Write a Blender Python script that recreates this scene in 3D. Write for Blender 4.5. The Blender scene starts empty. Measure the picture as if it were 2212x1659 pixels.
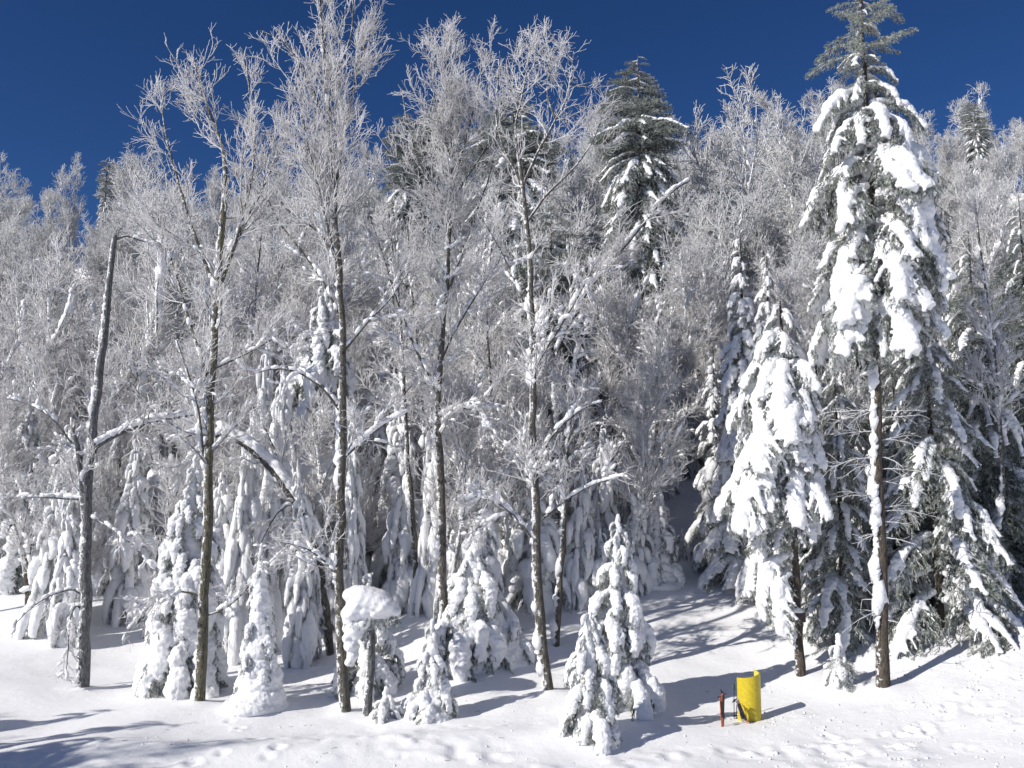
import bpy, bmesh, math, random
import numpy as np
from mathutils import Matrix, Vector

R = math.radians
SC = bpy.context.scene
COL = SC.collection

# ------------------------------------------------------------------ camera, sky, sun, exposure
CAM_Z = 6.0
FPX, CU, CV, HOR = 1916.0, 1106.0, 829.5, 1040.0      # focal length and centre, in pixels of a 2212 px wide picture
PITCH = math.atan((HOR - CV) / FPX)
cam = bpy.data.cameras.new('camera')
camo = bpy.data.objects.new('camera', cam)
COL.objects.link(camo)
camo.location = (0, 0, CAM_Z)
camo.rotation_euler = (math.pi / 2 + PITCH, 0, 0)
cam.sensor_width = 36
cam.lens = 36 * FPX / 2212
cam.clip_start = 0.1
cam.clip_end = 3000
SC.camera = camo

SUN_EL = R(31.5)
LX, LY = 1.75, 1.0                                   # the way the light travels over the ground
_n = math.hypot(LX, LY)
LDIR = Vector((LX / _n * math.cos(SUN_EL), LY / _n * math.cos(SUN_EL), -math.sin(SUN_EL)))
sun = bpy.data.lights.new('sun', 'SUN')
sun.energy = 4.8
sun.angle = R(0.53)
sun.color = (1.0, 0.955, 0.89)
suno = bpy.data.objects.new('sun', sun)
COL.objects.link(suno)
suno.rotation_euler = LDIR.to_track_quat('-Z', 'Y').to_euler()
suno.location = (-30, -15, 40)

world = bpy.data.worlds.new('World')
SC.world = world
world.use_nodes = True
wn = world.node_tree
wn.nodes.clear()
wo = wn.nodes.new('ShaderNodeOutputWorld')
wb = wn.nodes.new('ShaderNodeBackground')
ws = wn.nodes.new('ShaderNodeTexSky')
ws.sky_type = 'NISHITA'
ws.sun_disc = False
ws.sun_elevation = SUN_EL
ws.sun_rotation = math.atan2(-LX, -LY)             # compass bearing of the sun, from +Y towards +X
ws.altitude = 3000
ws.air_density = 0.75
ws.dust_density = 1.2
ws.ozone_density = 3.0
wg = wn.nodes.new('ShaderNodeHueSaturation')
wg.inputs['Hue'].default_value = 0.509
wg.inputs['Saturation'].default_value = 1.22
wb.inputs['Strength'].default_value = 0.082
wn.links.new(ws.outputs[0], wg.inputs['Color'])
wn.links.new(wg.outputs[0], wb.inputs['Color'])
wn.links.new(wb.outputs[0], wo.inputs['Surface'])

SC.view_settings.view_transform = 'Standard'
SC.view_settings.look = 'None'
SC.view_settings.exposure = 0.06
SC.view_settings.gamma = 1.0
SC.view_settings.use_curve_mapping = False
SC.cycles.max_bounces = 8
SC.cycles.diffuse_bounces = 5

# ------------------------------------------------------------------ value noise and the lie of the land
_rs = np.random.RandomState(7)
_LAT = _rs.rand(256, 256)


def vnoise(x, y, s=0):
    x = np.asarray(x, float) + 37.3 * s + 1000
    y = np.asarray(y, float) + 19.7 * s + 1000
    ix, iy = np.floor(x).astype(int), np.floor(y).astype(int)
    fx, fy = x - ix, y - iy
    fx = fx * fx * (3 - 2 * fx)
    fy = fy * fy * (3 - 2 * fy)
    a = _LAT[ix % 256, iy % 256]
    b = _LAT[(ix + 1) % 256, iy % 256]
    c = _LAT[ix % 256, (iy + 1) % 256]
    d = _LAT[(ix + 1) % 256, (iy + 1) % 256]
    return (a * (1 - fx) + b * fx) * (1 - fy) + (c * (1 - fx) + d * fx) * fy - 0.5


def sstep(a, b, x):
    t = np.clip((x - a) / (b - a), 0, 1)
    return t * t * (3 - 2 * t)


def softplus(t, k):
    return k * np.logaddexp(0, t / k)


def H0(x, y):
    x = np.asarray(x, float)
    y = np.asarray(y, float)
    ang = x / np.maximum(y, 8.0)
    y0 = 24.5 + 9.5 * sstep(0.0, -0.45, ang) - 0.5 * sstep(0.1, 0.5, ang)
    t = softplus(y - y0, 1.5)
    tc = np.minimum(t, 72)
    z = 0.17 * t + 0.0037 * tc ** 2
    z = z * (1 + 0.22 * sstep(0.1, 0.6, ang) + 0.12 * sstep(-0.1, -0.4, ang))
    z = np.where(y > 96, z - 0.0035 * (np.maximum(y, 96) - 96) ** 2 * 1.0, z)
    z = np.maximum(z, -40)
    z = z + 0.21 * softplus(x - 8.0, 1.5) * sstep(46, 28, y)      # the bank that climbs to the right
    z = z + 0.05 * softplus(y - 40, 4) * 0
    z = z + 0.9 * vnoise(x / 9, y / 9, 1) * sstep(22, 40, y) + 0.25 * vnoise(x / 3.1, y / 3.1, 2) * sstep(20, 30, y)
    return z


def H(x, y):
    x = np.asarray(x, float)
    y = np.asarray(y, float)
    z = H0(x, y)
    near = sstep(60, 40, y)
    z = z + near * (0.16 * vnoise(x / 2.4, y / 2.4, 3) + 0.05 * vnoise(x / 0.8, y / 0.8, 4))
    # ploughed berm that the front row of trees stands on
    z = z + 0.22 * np.exp(-((y - 21.3 - 0.10 * x - 0.8 * vnoise(x / 4, 0 * x, 9)) / 0.9) ** 2) * sstep(9, 2, x)
    # crust and crumbs in the front
    fr = sstep(23.5, 20.5, y)
    cr = sstep(0.02, 0.3, vnoise(x / 1.7, y / 1.1, 5))
    z = z + fr * 0.10 * cr * (vnoise(x / 0.26, y / 0.26, 6) + 0.7 * vnoise(x / 0.5, y / 0.4, 12))
    return z


def ray(u, v):
    dx, dz = (u - CU) / FPX, (CV - v) / FPX
    c, s = math.cos(PITCH), math.sin(PITCH)
    return np.array([dx, c - dz * s, s + dz * c])


def P(u, v, y):
    """world point at depth y seen at (u, v)"""
    d = ray(u, v)
    return np.array([0, 0, CAM_Z]) + d * (y / d[1])


def gat(u, v):
    """world point of the snow surface seen at (u, v)"""
    d = ray(u, v)
    ys = np.linspace(12, 110, 2000)
    x = d[0] * ys / d[1]
    z = CAM_Z + d[2] * ys / d[1]
    g = H(x, ys)
    k = np.argmax(z < g)
    if z[k] >= g[k]:
        k = 1999
    return np.array([x[k], ys[k], g[k]])


# ------------------------------------------------------------------ materials
def mat(name):
    m = bpy.data.materials.new(name)
    m.use_nodes = True
    nt = m.node_tree
    b = nt.nodes['Principled BSDF']
    return m, nt, b


def N(nt, t, **kw):
    n = nt.nodes.new(t)
    for k, v in kw.items():
        if k in n.inputs.keys():
            n.inputs[k].default_value = v
        else:
            setattr(n, k, v)
    return n


def ramp(nt, src, stops):
    r = nt.nodes.new('ShaderNodeValToRGB')
    e = r.color_ramp.elements
    e[0].position, e[0].color = stops[0][0], (*stops[0][1], 1)
    e[1].position, e[1].color = stops[-1][0], (*stops[-1][1], 1)
    for p, c in stops[1:-1]:
        q = e.new(p)
        q.color = (*c, 1)
    nt.links.new(src, r.inputs[0])
    return r.outputs[0]


def snow_mat(name, base, bump, scale, rough=0.65, sss=0.0):
    m, nt, b = mat(name)
    tc = N(nt, 'ShaderNodeTexCoord')
    n1 = N(nt, 'ShaderNodeTexNoise', Scale=scale, Detail=6.0, Roughness=0.65)
    n2 = N(nt, 'ShaderNodeTexNoise', Scale=scale * 7, Detail=3.0)
    nt.links.new(tc.outputs['Object'], n1.inputs['Vector'])
    nt.links.new(tc.outputs['Object'], n2.inputs['Vector'])
    c = ramp(nt, n1.outputs['Fac'], [(0.3, tuple(v * 0.95 for v in base)), (0.7, base)])
    nt.links.new(c, b.inputs['Base Color'])
    b.inputs['Roughness'].default_value = rough
    b.inputs['Specular IOR Level'].default_value = 0.25
    bp = N(nt, 'ShaderNodeBump', Strength=bump, Distance=0.05)
    bp2 = N(nt, 'ShaderNodeBump', Strength=bump * 0.6, Distance=0.012)
    nt.links.new(n1.outputs['Fac'], bp.inputs['Height'])
    nt.links.new(n2.outputs['Fac'], bp2.inputs['Height'])
    nt.links.new(bp.outputs[0], bp2.inputs['Normal'])
    nt.links.new(bp2.outputs[0], b.inputs['Normal'])
    return m


M_GROUND = snow_mat('ground_snow', (0.87, 0.875, 0.89), 0.5, 4.0)
M_SNOW = snow_mat('settled_snow', (0.88, 0.885, 0.90), 0.9, 9.0)


def bark_mat(name, dark, light, frost=0.35, lich=None):
    """bark with rime caught on the windward and the upper side"""
    m, nt, b = mat(name)
    tc = N(nt, 'ShaderNodeTexCoord')
    mp = N(nt, 'ShaderNodeMapping')
    mp.inputs['Scale'].default_value = (1, 1, 0.22)
    nt.links.new(tc.outputs['Object'], mp.inputs[0])
    n1 = N(nt, 'ShaderNodeTexNoise', Scale=26.0, Detail=6.0, Roughness=0.7)
    nt.links.new(mp.outputs[0], n1.inputs['Vector'])
    n2 = N(nt, 'ShaderNodeTexNoise', Scale=6.5, Detail=8.0, Roughness=0.8)
    nt.links.new(tc.outputs['Object'], n2.inputs['Vector'])
    c = ramp(nt, n1.outputs['Fac'], [(0.35, dark), (0.65, light)])
    if lich:
        n3 = N(nt, 'ShaderNodeTexNoise', Scale=2.2, Detail=6.0, Roughness=0.75)
        nt.links.new(tc.outputs['Object'], n3.inputs['Vector'])
        f3 = ramp(nt, n3.outputs['Fac'], [(0.50, (0, 0, 0)), (0.62, (0.8, 0.8, 0.8))])
        mx = N(nt, 'ShaderNodeMix', data_type='RGBA')
        nt.links.new(f3, mx.inputs[0])
        nt.links.new(c, mx.inputs[6])
        mx.inputs[7].default_value = (*lich, 1)
        c = mx.outputs[2]
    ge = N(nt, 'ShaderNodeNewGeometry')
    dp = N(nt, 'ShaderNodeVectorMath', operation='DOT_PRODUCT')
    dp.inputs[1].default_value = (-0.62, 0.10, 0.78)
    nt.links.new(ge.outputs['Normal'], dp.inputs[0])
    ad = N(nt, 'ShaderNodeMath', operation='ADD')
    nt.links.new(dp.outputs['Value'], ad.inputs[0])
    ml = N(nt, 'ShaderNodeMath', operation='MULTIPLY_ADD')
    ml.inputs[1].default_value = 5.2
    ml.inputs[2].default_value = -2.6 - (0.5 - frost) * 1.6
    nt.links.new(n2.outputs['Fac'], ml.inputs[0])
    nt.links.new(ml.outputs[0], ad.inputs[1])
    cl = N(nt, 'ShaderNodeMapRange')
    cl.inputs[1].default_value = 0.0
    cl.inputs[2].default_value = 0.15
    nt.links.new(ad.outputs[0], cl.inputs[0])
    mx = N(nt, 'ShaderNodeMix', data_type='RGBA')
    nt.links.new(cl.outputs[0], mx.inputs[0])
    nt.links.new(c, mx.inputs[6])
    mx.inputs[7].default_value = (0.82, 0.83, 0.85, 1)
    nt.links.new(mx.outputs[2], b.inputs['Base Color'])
    b.inputs['Roughness'].default_value = 0.9
    b.inputs['Specular IOR Level'].default_value = 0.1
    bp = N(nt, 'ShaderNodeBump', Strength=1.0, Distance=0.06)
    nt.links.new(n1.outputs['Fac'], bp.inputs['Height'])
    nt.links.new(bp.outputs[0], b.inputs['Normal'])
    return m


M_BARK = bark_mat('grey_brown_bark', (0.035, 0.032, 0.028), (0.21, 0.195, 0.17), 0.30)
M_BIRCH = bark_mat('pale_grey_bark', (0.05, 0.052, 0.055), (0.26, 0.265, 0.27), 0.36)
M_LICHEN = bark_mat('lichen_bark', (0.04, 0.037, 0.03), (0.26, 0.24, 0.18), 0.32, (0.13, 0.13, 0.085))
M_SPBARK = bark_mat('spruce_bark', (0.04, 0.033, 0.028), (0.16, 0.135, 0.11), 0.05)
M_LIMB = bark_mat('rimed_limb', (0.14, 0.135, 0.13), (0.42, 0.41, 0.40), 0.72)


def var_mat(name, stops, scale=3.0, rough=0.8, det=3.0, transl=0.0):
    m, nt, b = mat(name)
    tc = N(nt, 'ShaderNodeTexCoord')
    n1 = N(nt, 'ShaderNodeTexNoise', Scale=scale, Detail=det, Roughness=0.6)
    nt.links.new(tc.outputs['Object'], n1.inputs['Vector'])
    c = ramp(nt, n1.outputs['Fac'], stops)
    nt.links.new(c, b.inputs['Base Color'])
    b.inputs['Roughness'].default_value = rough
    b.inputs['Specular IOR Level'].default_value = 0.2
    if transl:
        out = nt.nodes['Material Output']
        tr = N(nt, 'ShaderNodeBsdfTranslucent')
        nt.links.new(c, tr.inputs['Color'])
        mx = N(nt, 'ShaderNodeMixShader')
        mx.inputs[0].default_value = transl
        nt.links.new(b.outputs[0], mx.inputs[1])
        nt.links.new(tr.outputs[0], mx.inputs[2])
        nt.links.new(mx.outputs[0], out.inputs['Surface'])
    return m


M_TWIG = var_mat('hoar_frost_twig', [(0.26, (0.52, 0.51, 0.50)), (0.42, (0.84, 0.825, 0.825)), (0.62, (0.91, 0.91, 0.91))], 4.0, transl=0.4)
M_TWIG_FAR = var_mat('hoar_frost_far', [(0.28, (0.62, 0.61, 0.61)), (0.46, (0.85, 0.85, 0.85)), (0.7, (0.91, 0.91, 0.91))], 0.8, transl=0.4)
M_NEEDLE = var_mat('frosted_needles', [(0.34, (0.06, 0.075, 0.055)), (0.48, (0.22, 0.24, 0.21)), (0.64, (0.62, 0.64, 0.63))], 9.0)
M_NEEDLE_T = var_mat('rimed_needles', [(0.36, (0.12, 0.14, 0.11)), (0.5, (0.34, 0.37, 0.33)), (0.66, (0.66, 0.68, 0.66))], 8.0)
M_NEEDLE_D = var_mat('dark_needles', [(0.34, (0.05, 0.065, 0.05)), (0.5, (0.16, 0.18, 0.155)), (0.68, (0.50, 0.53, 0.52))], 7.0)


def flat_mat(name, c, rough=0.5, spec=0.5):
    m, nt, b = mat(name)
    tc = N(nt, 'ShaderNodeTexCoord')
    n1 = N(nt, 'ShaderNodeTexNoise', Scale=14.0, Detail=4.0)
    nt.links.new(tc.outputs['Object'], n1.inputs['Vector'])
    k = ramp(nt, n1.outputs['Fac'], [(0.3, tuple(v * 0.82 for v in c)), (0.7, tuple(min(1, v * 1.08) for v in c))])
    nt.links.new(k, b.inputs['Base Color'])
    b.inputs['Roughness'].default_value = rough
    b.inputs['Specular IOR Level'].default_value = spec
    return m


M_YELLOW = flat_mat('yellow_vinyl', (0.60, 0.46, 0.025), 0.42, 0.4)
M_YRIM = flat_mat('olive_edge', (0.36, 0.36, 0.03), 0.6, 0.3)
M_FOAM = flat_mat('pad_lining', (0.72, 0.60, 0.10), 0.8, 0.2)
M_ORANGE = flat_mat('orange_ski', (0.62, 0.16, 0.06), 0.35)
M_SKIWHITE = flat_mat('white_ski', (0.72, 0.68, 0.66), 0.35)
M_SKIPINK = flat_mat('salmon_ski', (0.62, 0.36, 0.27), 0.35)
M_BLACK = flat_mat('black_plastic', (0.02, 0.022, 0.025), 0.45)
M_GREENISH = flat_mat('dark_green_grip', (0.03, 0.06, 0.045), 0.5)
M_BOARD = flat_mat('dark_board', (0.09, 0.07, 0.06), 0.8, 0.2)


# ------------------------------------------------------------------ mesh helpers
class Geo:
    def __init__(s):
        s.v, s.f, s.n = [], {3: [], 4: []}, 0

    def add(s, v, f):
        if len(v) == 0:
            return
        s.v.append(np.asarray(v, np.float32).reshape(-1, 3))
        f = np.asarray(f)
        s.f[f.shape[1]].append(f + s.n)
        s.n += len(s.v[-1])

    def mesh(s, name, m, smooth=True):
        me = bpy.data.meshes.new(name)
        v = np.concatenate(s.v) if s.v else np.zeros((0, 3), np.float32)
        q = np.concatenate(s.f[4]) if s.f[4] else np.zeros((0, 4), int)
        t = np.concatenate(s.f[3]) if s.f[3] else np.zeros((0, 3), int)
        me.vertices.add(len(v))
        me.vertices.foreach_set('co', v.ravel())
        me.loops.add(len(q) * 4 + len(t) * 3)
        me.loops.foreach_set('vertex_index', np.concatenate([q.ravel(), t.ravel()]).astype(np.int32))
        me.polygons.add(len(q) + len(t))
        me.polygons.foreach_set('loop_start', np.concatenate([np.arange(len(q)) * 4, len(q) * 4 + np.arange(len(t)) * 3]).astype(np.int32))
        me.update(calc_edges=True)
        me.polygons.foreach_set('use_smooth', np.full(len(q) + len(t), smooth))
        me.materials.append(m)
        me.validate()
        return me


def link(name, data, parent=None, **props):
    o = bpy.data.objects.new(name, data)
    COL.objects.link(o)
    if parent is not None:
        o.parent = parent
    for k, v in props.items():
        if v is not None:
            o[k] = v
    if name in ('branches', 'frosted_twigs', 'clinging_snow', 'needle_sprays'):
        o['kind'] = 'stuff'
    return o


def thing(name, label, cat, loc=(0, 0, 0), rz=0.0, group=None, data=None):
    o = link(name, data, None, label=label, category=cat, group=group)
    o.location = loc
    o.rotation_euler = (0, 0, rz)
    return o


def norm(a):
    return a / np.maximum(np.linalg.norm(a, axis=-1, keepdims=True), 1e-9)


def tubes(g, Pt, Rd, k, cap=False):
    """Pt [M,Q,3] centre lines, Rd [M,Q] radii, k sides"""
    if len(Pt) == 0:
        return
    M, Q, _ = Pt.shape
    T = norm(np.gradient(Pt, axis=1))
    ref = np.where(np.abs(T[:, :1, 2:3]) > 0.85, np.array([1.0, 0.13, 0]), np.array([0.05, 0.1, 1.0]))
    b1 = norm(np.cross(T, np.broadcast_to(ref, T.shape)))
    b2 = np.cross(T, b1)
    a = np.arange(k) * 2 * math.pi / k
    V = Pt[:, :, None] + Rd[:, :, None, None] * (b1[:, :, None] * np.cos(a)[None, None, :, None] + b2[:, :, None] * np.sin(a)[None, None, :, None])
    base = (np.arange(M)[:, None, None] * Q + np.arange(Q - 1)[None, :, None]) * k
    j = np.arange(k)[None, None, :]
    j2 = (j + 1) % k
    F = np.stack([base + j, base + k + j, base + k + j2, base + j2], -1).reshape(-1, 4)
    g.add(V.reshape(-1, 3), F)
    if cap:
        for m in range(M):
            c = np.vstack([V[m, -1], Pt[m, -1:] + T[m, -1:] * Rd[m, -1] * 0.3])
            g.add(c, [[i, (i + 1) % k, k] for i in range(k)])


def resample(pl, q):
    pl = np.asarray(pl, float)
    s = np.r_[0, np.cumsum(np.linalg.norm(np.diff(pl[:, :3], axis=0), axis=1))]
    t = np.linspace(0, s[-1], q)
    out = np.stack([np.interp(t, s, pl[:, i]) for i in range(pl.shape[1])], 1)
    # light smoothing
    o = out.copy()
    o[1:-1] = 0.25 * out[:-2] + 0.5 * out[1:-1] + 0.25 * out[2:]
    return o


def grow(rs, PP, PR, n, t0, t1, L, ang, up, Q, wig, rr, rtip, taperL=0.55, rmax=1.0, flat=0.0):
    """n children spread over the parents PP [N,q,3]; returns their centre lines and radii"""
    Np, q, _ = PP.shape
    ln = np.linalg.norm(np.diff(PP, axis=1), axis=2).sum(1)
    w = ln / ln.sum()
    idx = rs.choice(Np, n, p=w)
    t = t0 + (t1 - t0) * rs.rand(n)
    f = t * (q - 1)
    i = np.minimum(f.astype(int), q - 2)
    fr = (f - i)[:, None]
    a, b = PP[idx, i], PP[idx, i + 1]
    pos = a * (1 - fr) + b * fr
    r0 = PR[idx, i] * (1 - fr[:, 0]) + PR[idx, i + 1] * fr[:, 0]
    T = norm(b - a)
    rv = rs.normal(size=(n, 3))
    if flat:
        rv[:, 2] *= (1 - flat)
    perp = norm(rv - (rv * T).sum(1, keepdims=True) * T)
    A = R(ang) * (0.7 + 0.6 * rs.rand(n))[:, None]
    d = T * np.cos(A) + perp * np.sin(A)
    leng = L * (1 - taperL * t) * (0.55 + 0.8 * rs.rand(n))
    # a twig is never much longer than what carries it
    leng = np.minimum(leng, 0.75 * ln[idx] + 0.05)
    step = (leng / (Q - 1))[:, None]
    pts = [pos]
    for _ in range(Q - 1):
        d = norm(d + np.array([0, 0, up]) / (Q - 1) * 2 + wig * rs.normal(size=(n, 3)))
        pos = pos + d * step
        pts.append(pos)
    Pt = np.stack(pts, 1)
    ra = np.minimum(r0 * rr, rmax)
    ra = np.maximum(ra, rtip)
    Rd = ra[:, None] + (rtip - ra)[:, None] * np.linspace(0, 1, Q)[None] ** 0.8
    return Pt, Rd


_bm = bmesh.new()
bmesh.ops.create_icosphere(_bm, subdivisions=2, radius=1)
ICO2 = (np.array([v.co[:] for v in _bm.verts]), np.array([[v.index for v in f.verts] for f in _bm.faces]))
_bm.free()
_bm = bmesh.new()
bmesh.ops.create_icosphere(_bm, subdivisions=1, radius=1)
ICO1 = (np.array([v.co[:] for v in _bm.verts]), np.array([[v.index for v in f.verts] for f in _bm.faces]))
_bm.free()


def blobs(g, rs, C, A, S, ico=ICO1, rough=0.18):
    """lumps of snow: centres C [n,3], long axes A [n,3], half sizes S [n,3] (along, across, up)"""
    n = len(C)
    if n == 0:
        return
    v, f = ico
    A = norm(A)
    b1 = norm(np.cross(A, np.array([0.02, 0.03, 1.0])) + 1e-6)
    b2 = np.cross(b1, A)
    dv = v[None] * (1 + rough * rs.normal(size=(n, len(v), 1)))
    V = C[:, None] + dv[..., 0:1] * A[:, None] * S[:, None, 0:1] + dv[..., 1:2] * b1[:, None] * S[:, None, 1:2] + dv[..., 2:3] * b2[:, None] * S[:, None, 2:3]
    F = (f[None] + (np.arange(n) * len(v))[:, None, None]).reshape(-1, 3)
    g.add(V.reshape(-1, 3), F)


def remesh(spheres, voxel, m, name, disp=0.05, dscale=0.35, smooth=3, seed=0):
    """melt spheres (x,y,z,rx,ry,rz) together into one skin of snow"""
    g = Geo()
    sp = np.asarray(spheres, float)
    v, f = ICO2
    V = sp[:, None, :3] + v[None] * sp[:, None, 3:6]
    F = (f[None] + (np.arange(len(sp)) * len(v))[:, None, None]).reshape(-1, 3)
    g.add(V.reshape(-1, 3), F)
    me = g.mesh('tmp', m)
    o = bpy.data.objects.new('tmp', me)
    COL.objects.link(o)
    r = o.modifiers.new('r', 'REMESH')
    r.mode = 'VOXEL'
    r.voxel_size = voxel
    r.use_smooth_shade = True
    s = o.modifiers.new('s', 'SMOOTH')
    s.factor = 0.5
    s.iterations = smooth
    if disp:
        t = bpy.data.textures.new('t', 'CLOUDS')
        t.noise_scale = dscale
        t.noise_depth = 3
        d = o.modifiers.new('d', 'DISPLACE')
        d.texture = t
        d.strength = disp
        d.mid_level = 0.5
        t2 = bpy.data.textures.new('t2', 'CLOUDS')
        t2.noise_scale = max(0.07, voxel * 2.2)
        t2.noise_depth = 2
        d2 = o.modifiers.new('d2', 'DISPLACE')
        d2.texture = t2
        d2.strength = disp * 0.9
        d2.mid_level = 0.5
    dg = bpy.context.evaluated_depsgraph_get()
    me2 = bpy.data.meshes.new_from_object(o.evaluated_get(dg))
    me2.name = name
    bpy.data.objects.remove(o)
    bpy.data.meshes.remove(me)
    me2.materials.clear()
    me2.materials.append(m)
    me2.polygons.foreach_set('use_smooth', np.ones(len(me2.polygons), bool))
    return me2


def chain(p0, p1, r0, r1, n, sq=1.0):
    """spheres between two points"""
    t = np.linspace(0, 1, n)[:, None]
    c = np.asarray(p0) * (1 - t) + np.asarray(p1) * t
    r = r0 * (1 - t) + r1 * t
    return np.hstack([c, r, r, r * sq])


# ------------------------------------------------------------------ ground
def axis(lo, hi, dlo, dhi, d, far_lo, far_hi, gf=1.16):
    a = list(np.arange(dlo, dhi, d))
    s, x = d, dhi
    up = []
    while x < far_hi:
        up.append(x)
        s *= gf
        x += s
    up.append(far_hi)
    s, x = d, dlo - d
    dn = []
    while x > far_lo:
        dn.append(x)
        s *= gf
        x -= s
    dn.append(far_lo)
    return np.array(dn[::-1] + a + up)


xs = axis(0, 0, -14, 16, 0.075, -700, 700, 1.06)
ys = axis(0, 0, 17, 30, 0.075, -120, 900, 1.045)
GX, GY = np.meshgrid(xs, ys, indexing='ij')
GZ = H(GX, GY)
DENTS = []
_r = np.random.RandomState(3)


def track(pts, step, r=0.14, dep=0.12, jit=0.12):
    pts = np.array(pts, float)
    s = np.r_[0, np.cumsum(np.linalg.norm(np.diff(pts, axis=0), axis=1))]
    for k, t in enumerate(np.arange(0, s[-1], step)):
        x = np.interp(t, s, pts[:, 0])
        y = np.interp(t, s, pts[:, 1])
        DENTS.append((x + jit * _r.normal() + (0.12 if k % 2 else -0.12), y + jit * _r.normal(), r * (0.7 + 0.6 * _r.rand()), dep * (0.6 + 0.8 * _r.rand())))


def g2(u, v):
    return gat(u, v)[:2]


track([g2(2200, 1400), g2(2150, 1440), g2(2090, 1500), g2(2010, 1570), g2(1900, 1640)], 0.6, 0.12, 0.10, 0.35)
track([g2(2210, 1460), g2(2130, 1530), g2(2050, 1600)], 0.9, 0.13, 0.06, 0.4)
track([g2(2205, 1540), g2(2120, 1620), g2(2080, 1650)], 0.9, 0.13, 0.05, 0.4)
track([g2(1960, 1590), g2(1990, 1570)], 0.16, 0.12, 0.16, 0.02)
track([g2(1785, 1590), g2(1815, 1620)], 0.3, 0.11, 0.09, 0.12)
track([g2(505, 1560), g2(525, 1590)], 0.5, 0.08, 0.07, 0.05)
track([g2(420, 1645), g2(470, 1620), g2(560, 1600), g2(600, 1650)], 0.8, 0.12, 0.09, 0.2)
track([g2(880, 1640), g2(960, 1570)], 0.8, 0.07, 0.05, 0.2)
# dwellings at tree bases are filled in later from WELLS: (x, y, radius, height)
WELLS = []


def add_mounds(Z):
    for (x, y, r, d) in DENTS:
        m = (np.abs(GX - x) < 4 * r) & (np.abs(GY - y) < 4 * r)
        q = ((GX[m] - x) ** 2 + (GY[m] - y) ** 2) / r ** 2
        w = 1 + 1.1 * vnoise(GX[m] / (0.5 * r) + x * 9, GY[m] / (0.5 * r), 21)
        Z[m] += (-d * np.exp(-q * 1.6) + 0.30 * d * np.exp(-(np.sqrt(q) - 1.7) ** 2 * 4)) * w
    for (x, y, r, h) in WELLS:
        m = (np.abs(GX - x) < 4 * r) & (np.abs(GY - y) < 4 * r)
        q = ((GX[m] - x) ** 2 + (GY[m] - y) ** 2) / r ** 2
        Z[m] += h * np.exp(-q)
    return Z


def litter():
    rs = np.random.RandomState(88)
    g = Geo()
    C, S = [], []
    for (u0, u1, v0, v1, n, sc) in ((1650, 2212, 1440, 1659, 420, 1.0), (300, 1650, 1560, 1659, 170, 0.7), (1000, 1300, 1480, 1640, 60, 0.8), (250, 900, 1500, 1600, 60, 0.6), (1900, 2212, 1400, 1560, 160, 1.1)):
        k = 0
        while k < n:
            u, v = rs.uniform(u0, u1), rs.uniform(v0, v1)
            if rs.rand() > 0.25 + 1.5 * max(0, float(vnoise(u / 90, v / 40, 14))):
                continue
            b = gat(u, v)
            r = (0.012 + 0.035 * rs.rand() ** 3) * sc
            C.append(b + (0, 0, r * 0.2))
            S.append((r * rs.uniform(0.8, 1.6), r, r * rs.uniform(0.5, 0.9)))
            k += 1
    C = np.array(C)
    A = rs.normal(size=C.shape)
    A[:, 2] *= 0.2
    blobs(g, rs, C, A, np.array(S), ICO1, 0.22)
    link('snow_clods', g.mesh('snow_clods', M_SNOW), None, kind='stuff', label='small clods of snow fallen or kicked up over the foreground snow', category='snow clods')
    g = Geo()
    q = []
    for k in range(90):
        b = gat(rs.uniform(250, 2200), rs.uniform(1480, 1650))
        d = norm(np.array([rs.normal(), rs.normal(), 0.0]))
        L = rs.uniform(0.04, 0.16)
        q.append([b + d * L * t + np.array([0, 0, 0.006 + 0.02 * t * (1 - t)]) for t in (0, 0.33, 0.66, 1.0)])
    tubes(g, np.array(q), np.full((len(q), 4), 0.0035), 4)
    link('twig_litter', g.mesh('twig_litter', M_SPBARK), None, kind='stuff', label='tiny dark twigs and bark bits lying on the foreground snow', category='twigs')


def build_ground():
    Z = add_mounds(GZ.copy())
    g = Geo()
    nx, ny = GX.shape
    idx = np.arange(nx * ny).reshape(nx, ny)
    F = np.stack([idx[:-1, :-1], idx[1:, :-1], idx[1:, 1:], idx[:-1, 1:]], -1).reshape(-1, 4)
    g.add(np.stack([GX, GY, Z], -1).reshape(-1, 3), F)
    link('snow_ground', g.mesh('snow_ground', M_GROUND), None, kind='structure')


# ------------------------------------------------------------------ bare trees under hoar frost
def px_limb(pts, y, w0, w1, dy=0.0, q=14, sw=0.0, seed=0):
    """a limb from picture points; widths in pixels; dy = how far its end leans away"""
    n = len(pts)
    s = [y / FPX for _ in pts]
    a = []
    for k, (u, v) in enumerate(pts):
        t = k / (n - 1)
        p = P(u, v, y + dy * t)
        a.append([*p, 0.5 * (w0 * (1 - t) + w1 * t) * (y + dy * t) / FPX])
    a = resample(a, q)
    sd = (pts[0][0] * 0.37 + pts[-1][1] * 0.11) % 50
    k = np.arange(q) / 1.0
    wob = a[:, 3] * sstep(0, 4, k) * 0.38
    a[:, 0] += wob * 2 * vnoise(k * 0.7 + sd, k * 0, 31)
    a[:, 1] += wob * 2 * vnoise(k * 0.7 + sd, k * 0, 32)
    a[:, 3] *= 1 + 0.22 * vnoise(k * 1.1 + sd, k * 0, 33)
    return a[None, :, :3], a[None, :, 3]


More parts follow.
